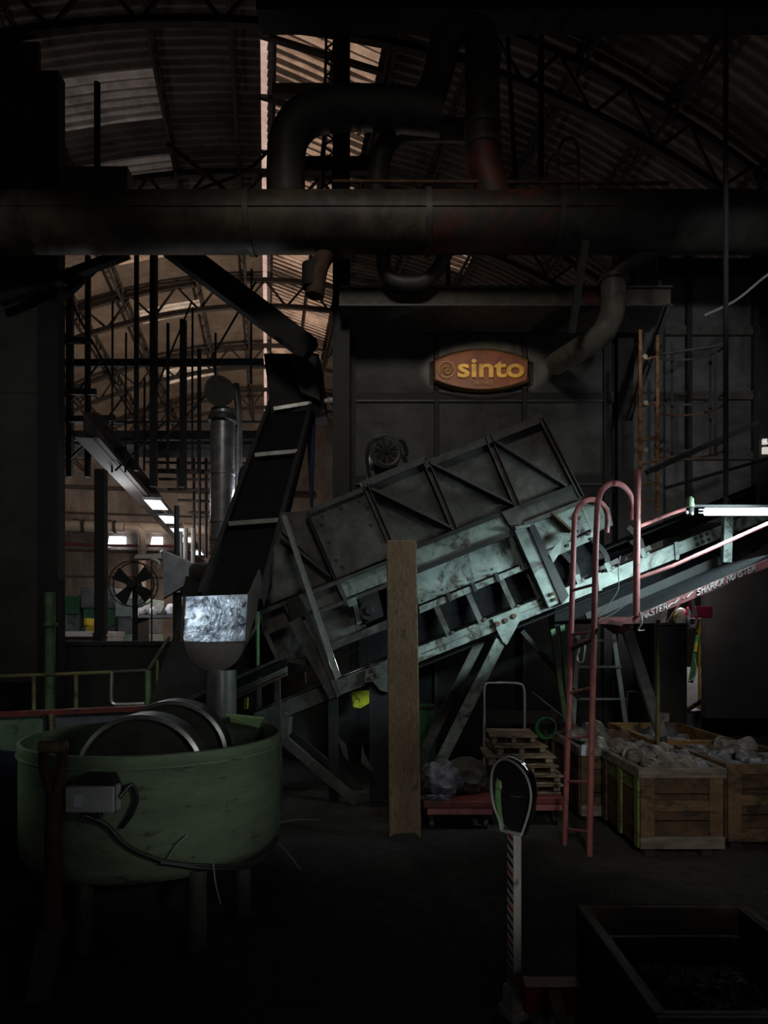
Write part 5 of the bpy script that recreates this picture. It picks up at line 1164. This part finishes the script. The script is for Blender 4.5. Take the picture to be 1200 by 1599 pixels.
def heapf(a, b):
    x = .825+.585*a; y = 1.87+.685*b; e = min(a, 1-a, b, 1-b)
    return V((x, y, .30+.08*min(1, e*4)*(1+.5*noise.noise(V((a*3, b*3, 1))))+.018*noise.noise(V((a*22, b*22, 4)))+.012*noise.noise(V((a*60, b*60, 2)))))
m = MB(); m.grid(heapf, 70, 70); g = heapf
bmv = m; o = m.build('metal_turnings', 'scrap'); o['kind'] = 'stuff'; tag(o, 'black metal turnings heaped inside the crate on the scale', 'metal scrap')
kg = crate(1.60, 2.2, 1.9, 2.62, .07, .52, 'dark wooden crate cut by the lower right corner', ('crate_black', 'crate_black', 'crate_black'), rim=.014)
t = thing('pry_bar', 'short wooden lever leaning on the front of the scale platform', 'lever', P(875, 1600, 1.7))
m = MB(); m.bar((.66, 2.0, .02), (.648, 2.45, .228), .045, .03); m.build('bar', 'post', t, bevel=.005)

# ------------------------------------------------------------------ trolleys, pallets and bags under the conveyor
def trolley(x0, x1, y0, y1, label):
    t = thing('trolley', label, 'trolley', ((x0+x1)/2, (y0+y1)/2, 0))
    MB().box((x0, y0, .19), (x1, y1, .245)).build('deck', 'red_dull', t, bevel=.006)
    MB().box((x0+.03, y0+.005, .135), (x1-.02, y0+.05, .188)).build('front_rail', 'red', t, bevel=.004)
    MB().box((x0+.03, y1-.05, .135), (x1-.02, y1-.005, .188)).build('rear_rail', 'red_dull', t)
    for x in (x0+.07, x1-.07):
        for y in (y0+.09, y1-.09):
            f = MB().box((x-.02, y-.03, .08), (x+.02, y+.03, .135)).build('caster', 'frame', t)
            MB().cyl((x-.018, y, .05), (x+.018, y, .05), .05, 18).build('wheel', 'hood_edge', f)
    return t
trolley(.32, .90, 5.18, 5.80, 'low red trolley carrying wrapped bags right of the timber post')
trolley(.98, 1.50, 5.30, 5.95, 'low red trolley under the stack of small pallets')
def bag(c, r, seed, mat, lbl, sq, amp=.45): return tag(MB().blob(c, r, 4, amp, 2.4, seed, sq).build('plastic_bag' if mat == 'plastic_bag' else 'sack', mat), lbl, 'bag')
bag((.48, 5.36, .39), .17, 2, 'plastic_bag', 'crumpled clear plastic bag at the left end of the red trolley', (1.0, .8, .92), .22)
bag((.70, 5.46, .40), .16, 9, 'sack', 'dark dirty sack beside the clear plastic bag on the trolley', (1.05, .9, .95), .22)
m = MB(); m.blob((.42, 5.24, .262), .09, 4, .8, 4, 4, (1.2, .45, .22)); tag(m.build('plastic_sheet', 'plastic_bag'), 'scrap of clear film hanging at the trolley edge by the post', 'plastic film')
def pallet_proto():
    t = thing('pallet', 'x', 'pallet', (0, 0, 0), 'small pallets in the stack')
    L, W = .50, .42
    for y in (-.17, -.06, .06, .17): MB().box((-L/2, y-.045, .062), (L/2, y+.045, .080)).build('deck_board', 'pallet', t, bevel=.003)
    for x in (-.20, .0, .20): MB().box((x-.025, -W/2, .016), (x+.025, W/2, .061)).build('stringer', 'pallet', t, bevel=.003)
    for y in (-.17, .17): MB().box((-L/2+.02, y-.045, 0), (L/2-.02, y+.045, .016)).build('bottom_board', 'pallet', t, bevel=.003)
    return t
pp = pallet_proto(); sp_ = [(1.24, 5.62, .02, 'lowest small pallet on the red trolley'), (1.27, 5.62, -.05, 'second small pallet from the bottom of the stack'), (1.23, 5.60, .06, 'third small pallet from the bottom of the stack'),
       (1.16, 5.60, -.03, 'fourth small pallet from the bottom of the stack, pushed to the left'), (1.15, 5.62, .08, 'fifth small pallet from the bottom of the stack'), (1.12, 5.66, -.06, 'topmost small pallet of the stack under the hooped trolley handle')]
for i, (x, y, rz, lb) in enumerate(sp_):
    o = pp if i == 0 else dup(pp, (0, 0, 0))
    o.scale = ((1.10, 1.02, .94, 1.18, .90, .80)[i], 1, 1)
    o.location = (x, y, .247+.0815*i); o.rotation_euler = (0, 0, rz); o['label'] = lb
t = thing('hand_truck', 'hand truck with bright tubular hoop behind the small pallets', 'hand truck', (1.15, 6.15, 0))
MB().tube([(.96, 6.15, .02)]+smooth([P(757, 1110, 6.15), P(757, 1075, 6.15), P(760, 1067, 6.15), P(770, 1066, 6.15), P(808, 1067, 6.15), P(818, 1073, 6.15), P(820, 1092, 6.15)], 4)+[(1.35, 6.15, .02)], .014, 10).build('hoop', 'chrome_tube', t)
MB().box((.95, 6.08, .0), (1.37, 6.22, .02)).build('foot_plate', 'frame', t)
MB().bar((.96, 6.17, .80), (1.66, 6.17, .80), .03, .12).build('cross_board', 'dark', t)
t = thing('hose_coil', 'green hose coiled between the pallets and the dark crate', 'hose', P(855, 1150, 5.75))
for k in range(5):
    c = P(853, 1137-k*.4, 5.66+.025*k); MB().lathe([(.085-.004*k, -.01), (.095-.004*k, -.012), (.1-.004*k, 0), (.095-.004*k, .012), (.085-.004*k, .01)], c, (.15, -1, 0), 28).build('coil', 'green_hose', t)
MB().tube([(P(853, 0, 5.7).x, 5.7, 0), P(853, 1140, 5.7)], .02, 8).build('stand', 'frame', t)
tag(MB().tube([P(832, 1081, 6.9), (2.81, 6.9, .0)], .008, 8).build('steel_rod', 'angle_bright'), 'thin bare steel rod leaning behind the green hose', 'rod')
tag(MB().px([(549, 1081), (577, 1078), (577, 1098), (563, 1106), (552, 1104)], 7.2, .15).build('hanging_cloth', 'yellow_cloth'), 'lime yellow spotted cloth bundle seen under the conveyor', 'cloth')
t = thing('drum_cart', 'green drum behind the timber post', 'drum', (P(663, 0, 7.0).x, 7.0, 0))
MB().cyl((.45, 7.0, 0), (.45, 7.0, P(0, 1100, 7.0).z), .11, 20).build('body', 'mach_green', t); MB().lathe([(.10, 0), (.12, 0), (.12, .03), (.10, .03)], (.45, 7.0, P(0, 1106, 7).z), seg=20).build('rim', 'frame', t)
for i, (pts, lb) in enumerate(((((527, 1150), (541, 1164), (545, 1190), (536, 1178)), 'torn pale plastic strip hanging left of the conveyor leg'), (((566, 1160), (570, 1178), (585, 1206), (575, 1200), (564, 1190)), 'torn grey plastic strip hanging beside the conveyor leg'))):
    tag(MB().px(pts, 5.9, .012).build('hanging_strip', 'sack'), lb, 'plastic strip')

# ------------------------------------------------------------------ left middle: rails, low fence, blue tarpaulin
t = thing('guard_rail', 'worn yellow and green pipe guard rail in front of the low dark wall', 'rail', (P(120, 0, 6.4).x, 6.4, 0))
MB().tube([P(-20, 1057, 6.4), P(175, 1050, 6.4)], .020, 10).build('top_rail', 'yellow_rail', t)
MB().tube([P(175, 1050, 6.4), P(232, 1047, 6.4)], .020, 10).build('top_rail', 'duct_grey', t)
for x, mt in ((53, 'yellow_rail'), (119, 'yellow_rail')): MB().cyl((P(x, 0, 6.4).x, 6.4, 0), P(x, 1053, 6.4), .020, 10).build('post', mt, t)
MB().cyl((P(232, 0, 6.4).x, 6.4, 0), P(232, 1047, 6.4), .030, 12).build('post', 'green_rail', t)
MB().tube(smooth([P(175, 1050, 6.35), P(174, 1090, 6.35), P(178, 1099, 6.35), P(190, 1100, 6.35), P(226, 1099, 6.35)], 4), .018, 8).build('gate_frame', 'alu', t)
MB().tube([P(232, 1047, 6.4), P(264, 996, 6.9)], .02, 8).build('stair_rail', 'duct_grey', t)
MB().tube([P(246, 1070, 6.5), P(246, 1030, 6.5)], .016, 8).build('stair_post', 'yellow_rail', t)
MB().cyl((P(246, 0, 6.5).x, 6.5, 0), P(246, 1070, 6.5), .016, 8).build('stair_post', 'dark', t)
t = thing('low_fence', 'low fence of green and blue grey sheets under a dull red rail', 'fence', (P(150, 0, 5.5).x, 5.5, 0))
MB().bar(P(-30, 1117, 5.5), P(362, 1100, 5.5), .06, .045).build('top_rail', 'red_dull', t)
for x0, x1, mt in ((-30, 69, 'green_panel'), (86, 215, 'blue_panel'), (218, 330, 'green_panel')):
    a, b = P(x0, 1120-.043*x0, 5.5), P(x1, 1120-.043*x1, 5.5); MB().prism([(a.x, 5.5, .1), (b.x, 5.5, .1), b, a], (0, .02, 0)).build('sheet', mt, t)
for x in (72, 83, 216): MB().box((P(x-2, 0, 5.48).x, 5.45, 0), (P(x+2.5, 0, 5.48).x, 5.5, P(0, 1117-.043*x, 5.48).z)).build('post', 'pallet' if x == 83 else 'frame', t)
m = MB(); m.grid(lambda a, b: V((-2.9+.75*a, 4.35+.35*b, max(0, (.95-.35*a)*(1-abs(b-.35)*1.6)*min(1, b*6)+.05*noise.noise(V((a*5, b*5, 3)))))), 20, 16)
o = m.build('tarpaulin', 'blue_tarp'); o.modifiers.new('solid', 'SOLIDIFY').thickness = .01; tag(o, 'dark blue tarpaulin over a heap left of the green mill', 'tarpaulin')
t = thing('bollard', 'light green pipe bollard at the foot of the sheet wall', 'bollard', (P(78, 0, 7.4).x, 7.4, 0))
MB().cyl((P(78, 0, 7.4).x, 7.4, 0), P(78, 925, 7.4), .055, 16).build('pipe', 'green_rail', t); MB().lathe([(.05, -.02), (.08, -.02), (.08, .02), (.05, .02)], P(78, 975, 7.4), seg=16).build('collar', 'green_rail', t)
random.seed(5)
for i in range(2):
    pts = [P(250, 1000+40*i, 6.8), P(232, 1080, 6.7)]
t = thing('stair_flight', 'dark steep stair stringer running up behind the bright chute', 'stairs', (P(262, 0, 6.9).x, 6.9, 0))
MB().bar((P(236, 0, 6.6).x, 6.6, 0), P(300, 905, 7.1), .08, .22, up=(0, 1, 0)).build('stringer', 'dark', t)
for k in range(6):
    p = V((P(236, 0, 6.6).x, 6.6, 0)).lerp(P(300, 905, 7.1), (k+1)/7.5); MB().box((p.x-.05, p.y, p.z), (p.x+.35, p.y+.3, p.z+.02)).build('tread', 'frame', t)

# ------------------------------------------------------------------ aluminium step ladder and passage clutter at the right
t = thing('step_ladder', 'aluminium step ladder behind the red ladder', 'ladder', (P(930, 0, 7.0).x, 7.05, 0))
for (x, y), xb in (((958, 990), 990), ((903, 990), 891)): MB().bar((P(xb, 0, 7.05).x, 7.05, 0), P(x, y, 7.2), .05, .02, up=(0, 1, 0)).build('rail', 'alu', t)
for y, x0, x1 in ((1041, 897, 967), (1091, 894, 974), (1000, 901, 960), (1138, 893, 981)): MB().box(P(x0, y+2, 7.12), P(x1, y-2, 7.20)).build('step', 'alu', t)
MB().tube(smooth([P(980, 1130, 7.3), P(980, 1085, 7.3), P(986, 1080, 7.3), P(998, 1082, 7.3), P(1003, 1095, 7.3), P(1004, 1130, 7.3)], 4), .012, 8).build('brace', 'duct_grey', t)
for x in (980, 1004): MB().tube([P(x, 1130, 7.3), (P(x, 0, 7.3).x, 7.3, 0)], .012, 8).build('back_leg', 'duct_grey', t)
t = thing('dark_cabinet', 'tall black cabinet under the ramp carrying drum and tools', 'cabinet', (P(1050, 0, 6.9).x, 6.9, 0))
a, b = P(1022, 973, 6.9), P(1074, 973, 6.9)
MB().box((a.x, 6.9, 0), (b.x, 7.5, a.z-.02)).build('body', 'dark', t, bevel=.01); MB().box((a.x-.02, 6.87, a.z-.02), (b.x+.03, 7.52, a.z)).build('top', 'frame', t)
for z in (.6, 1.15): MB().box((a.x+.02, 6.89, z), (b.x-.02, 6.902, z+.015)).build('door_seam', 'frame', t)
zt = a.z
c = P(1067, 972, 7.0); t = thing('drum_can', 'pale teal can with white lid on the black cabinet', 'can', (c.x, 7.05, zt))
MB().cyl((c.x, 7.05, zt), (c.x, 7.05, zt+.11), .048, 20).build('body', 'teal_drum', t); MB().lathe([(.055, 0), (.055, .02), (.04, .05), (.0, .065)], (c.x, 7.05, zt+.11), seg=20).build('lid', 'white_p', t)
tag(MB().prism([P(1032, 972, 7.0), P(1040, 972, 7.0), P(1044, 950, 7.0)], (0, .1, 0)).build('wedge', 'cream'), 'small cream wedge on the left of the black cabinet', 'wedge')
tag(MB().tube([V((P(1049, 0, 7).x, 7.1, zt+.012)), P(1056, 952, 7.1), P(1064, 940, 7.1)], .012, 8).build('hand_tool', 'rust'), 'rust brown tool handle leaning on the black cabinet', 'tool')
tag(MB().tube(smooth([V((P(1054, 0, 7).x, 6.98, zt+.012)), P(1053, 964, 6.98), P(1057, 959, 6.98), P(1060, 964, 6.98)], 4), .010, 8).build('hook_tool', 'yellow'), 'small yellow hook standing on the black cabinet', 'hook')
t = thing('pink_bin', 'bright pink red plastic box hung beside the cabinet', 'box', P(1090, 966, 6.75))
MB().box(P(1086, 965, 6.75), P(1099, 948, 6.95)).build('body', 'pink', t, bevel=.01)
MB().px([(1076, 934), (1085, 932), (1086, 948), (1090, 962), (1082, 958), (1078, 950)], 6.7, .03).build('flap', 'white_p', t)
MB().px([(1075, 936), (1079, 934), (1082, 956), (1077, 950)], 6.69, .008).build('label_strip', 'pink', t)
tag(MB().tube(smooth([P(1072, 962, 6.8), P(1077, 975, 6.8), P(1083, 978, 6.8), P(1087, 974, 6.8), P(1088, 964, 6.8)], 4), .014, 8).build('bent_pipe', 'white_p'), 'bent white pipe hanging under the pink box', 'pipe')
tag(MB().tube([P(1078, 952, 6.85), P(1076, 970, 6.85), P(1080, 982, 6.85)], .012, 8).build('hose', 'teal_drum'), 'short pale teal hose hanging under the pink box', 'hose')
tag(MB().tube([P(1092, 966, 6.8), P(1090, 982, 6.8)], .012, 8).build('hanging_rod', 'orange_rust'), 'short orange rod hanging below the pink box', 'rod')
t = thing('yellow_steps', 'narrow yellow steps standing in the lit passage', 'steps', (P(1097, 0, 9.0).x, 9.0, 0))
for x in (1092.5, 1099): MB().bar((P(x, 0, 9.0).x, 9.0, 0), P(x, 966, 9.0), .03, .02, up=(0, 1, 0)).build('rail', 'yellow', t)
for y in (973, 979, 985, 1006, 1012, 1018): MB().box(P(1093, y+1.4, 9.0), P(1099, y-1.2, 9.1)).build('step', 'yellow', t)
t = thing('hanging_hose', 'green hose with yellow tip hanging in the passage', 'hose', P(1082, 1070, 8.0))
MB().tube(smooth([P(1091, 992, 8.0), P(1085, 1030, 8.0), P(1082, 1050, 8.0), P(1079, 1066, 8.0)], 4), .03, 10).build('hose', 'green_hose', t)
MB().tube(smooth([P(1086, 1028, 7.95), P(1088, 1045, 7.95), P(1084, 1060, 7.95), P(1075, 1064, 7.95)], 4), .010, 8).build('line', 'wire', t)
MB().tube([P(1089, 1002, 7.97), P(1087, 1018, 7.97)], .02, 8).build('tip', 'yellow', t)
a, b = P(1068, 1116, 11.2), P(1110, 1042, 11.2)
m = MB(); m.box((a.x, 11.2, 0), (b.x, 11.3, b.z)); struct(m.build('wall_passage', 'concrete'))
t = thing('shelf_cart', 'grey low cart with sloping bar in the passage', 'cart', (P(1090, 0, 8.4).x, 8.4, 0))
MB().bar(P(1072, 1110, 8.4), P(1104, 1090, 8.4), .05, .04).build('bar', 'dark', t); MB().box((P(1074, 0, 8.4).x, 8.4, 0), (P(1104, 0, 8.4).x, 8.8, P(0, 1110, 8.4).z)).build('box', 'mach_grey', t)

# debris on the floor
random.seed(21)
m = MB()
for i in range(420):
    x, y = random.uniform(-2.5, 3.2), random.uniform(2.8, 6.5); r = random.uniform(.003, .010)
    m.blob((x, y, r*.4), r, 1, .4, 3, i)
o = m.build('floor_debris', 'hood'); o['kind'] = 'stuff'; tag(o, 'small stones and scrap scattered over the dark floor', 'debris')
# ------------------------------------------------------------------ light, camera, view
def light(name, kind, loc, power, color, target=None, **kw):
    l = bpy.data.lights.new(name, kind); l.energy = power; l.color = color
    for k, v in kw.items(): setattr(l, k, v)
    o = bpy.data.objects.new(name, l); COL.objects.link(o); o.location = loc
    if target is not None: o.rotation_euler = (V(target)-V(loc)).to_track_quat('-Z', 'Y').to_euler()
    return o
o = light('sun', 'SUN', (0, 0, 30), 6.0, (1, .86, .74)); o.data.angle = R(3); o.rotation_euler = (R(-12), R(14), 0)
# added fill for the far hall with no fixtures, kept out of sight
light('hall_fill', 'SPOT', H(1.6, 14.5, 3.6), 1150, (1, .80, .62), target=H(-4.2, 19.5, 9.0), spot_size=R(92), spot_blend=.5, shadow_soft_size=.3)
light('hall_fill', 'POINT', H(2.6, 22.5, 3.4), 190, (1, .80, .64), shadow_soft_size=.4)
light('hall_fill', 'SPOT', H(-1.0, 17.5, 4.4), 800, (1, .84, .70), target=H(-5.8, 26, 3.6), spot_size=R(75), spot_blend=.6, shadow_soft_size=.3)
light('hall_fill', 'POINT', H(-2.6, 12.2, 3.9), 40, (.93, .96, 1), shadow_soft_size=.15)
light('hall_fill', 'POINT', H(-1.7, 18.5, 3.4), 60, (1, .86, .72), shadow_soft_size=.2)
for v in (13.5, 16.9): light('ceiling_light_glow', 'AREA', H(-2.18, v, 4.15), 14, (.97, .98, 1), target=H(-2.18, v, 0), shape='RECTANGLE', size=.3, size_y=.9)
light('hall_fill', 'POINT', P(398, 780, 8.9), 22, (.88, .93, 1), shadow_soft_size=.12)  # added fill behind the steep conveyor, brightens the spiral duct
light('hall_fill', 'POINT', P(155, 872, 12.6), 60, (.95, .97, 1), shadow_soft_size=.12)  # added fill behind the black post for the far machines
# added dim fill from behind the camera
light('rear_fill', 'AREA', (2.2, -4.6, 1.5), 12, (.92, .95, 1.0), target=(-.2, 7, 2.4), shape='RECTANGLE', size=3, size_y=2.4)
light('bay_fill', 'SPOT', (-.4, 1.0, 8.4), 360, (1, .95, .86), target=(.0, 7.0, 3.1), spot_size=R(59), spot_blend=.8, shadow_soft_size=.7)  # added overhead fill for the whole bay, no fixture
# added unseen spots that brighten the sign, the chute plate and single objects
o = light('sign_fill', 'SPOT', P(752, 500, 6.3), 46, (1, .83, .60), target=P(752, 576, 7.9), spot_size=R(23), spot_blend=.3, shadow_soft_size=.05); o.scale = (2.35, 1, 1)
light('chute_fill', 'SPOT', (-2.4, 3.6, 3.0), 46, (.86, .94, 1.0), target=P(335, 965, 5.2), spot_size=R(16), spot_blend=.5, shadow_soft_size=.1)  # added spot that brightens the chute plate
light('mill_fill', 'SPOT', (1.25, .9, 1.75), 62, (.92, 1, .93), target=(-1.0, 3.4, .86), spot_size=R(23), spot_blend=.8, shadow_soft_size=.2)  # added spot for the front of the mill
light('left_fill', 'SPOT', (-4.4, 3.0, 2.6), 60, (.80, 1.0, .72), target=(-1.95, 3.45, .98), spot_size=R(15), spot_blend=.9, shadow_soft_size=.1)  # added spot for the left rim of the mill
light('left_fill', 'SPOT', (-2.6, 1.8, 4.2), 110, (.95, 1.0, .9), target=P(130, 1090, 6.0), spot_size=R(34), spot_blend=.9, shadow_soft_size=.3)  # added spot for the rails and fence at left
light('crate_fill', 'SPOT', (.75, -.5, 2.3), 190, (1, .92, .78), target=(2.05, 4.7, .5), spot_size=R(25), spot_blend=.9, shadow_soft_size=.2)  # added spot for the crates and ladder foot
light('scale_fill', 'SPOT', (.95, .0, 1.15), 36, (1, .97, .92), target=(.545, 2.68, .72), spot_size=R(20), spot_blend=1.0, shadow_soft_size=.1)  # added narrow spot for the scale column
light('side_fill', 'SPOT', (-2.4, .5, 5.6), 150, (1, .97, .92), target=(-5.2, 8, 3.9), spot_size=R(46), spot_blend=.8, shadow_soft_size=.3)  # added spot that lifts the left sheet wall
light('side_fill', 'SPOT', (2.9, 1.6, 5.2), 260, (.95, .96, 1), target=P(1085, 600, 8), spot_size=R(27), spot_blend=.7, shadow_soft_size=.2)  # added spot for the filter housing and caged ladder
light('passage_fill', 'POINT', P(1065, 905, 7.1), 16, (1, .95, .92), shadow_soft_size=.1)  # unseen fill added to brighten the clutter by the passage
light('passage_fill', 'POINT', P(1090, 1000, 10.6), 22, (.95, .93, 1), shadow_soft_size=.15)  # unseen fill added inside the passage

light('passage_fill', 'POINT', (-.35, 6.55, 1.35), 2.2, (.95, 1, .85), shadow_soft_size=.08)  # added fill under the conveyor for the yellow cloth

light('tube_light_glow', 'AREA', (P(1102, 0, Yt).x+.55, Yt+.035, P(0, 799, 4.6).z), 29, (.72, .97, 1.0), target=(1.2, 6.2, 1.7), shape='RECTANGLE', size=1.1, size_y=.05, spread=R(88))

w = bpy.data.worlds.new('world'); sc.world = w; w.use_nodes = True
w.node_tree.nodes['Background'].inputs[0].default_value = (.8, .85, 1, 1); w.node_tree.nodes['Background'].inputs[1].default_value = .02

cam = bpy.data.cameras.new('camera'); co = bpy.data.objects.new('camera', cam); COL.objects.link(co)
co.location = (0, 0, EYE); co.rotation_euler = (R(90), 0, 0)
cam.sensor_width = 36; cam.lens = F*36/1599; cam.shift_y = (HY-799.5)/1599; cam.clip_end = 200
sc.camera = co
sc.view_settings.view_transform = 'Standard'; sc.view_settings.look = 'None'; sc.view_settings.exposure = 0; sc.view_settings.gamma = 1
sc.view_settings.use_curve_mapping = False
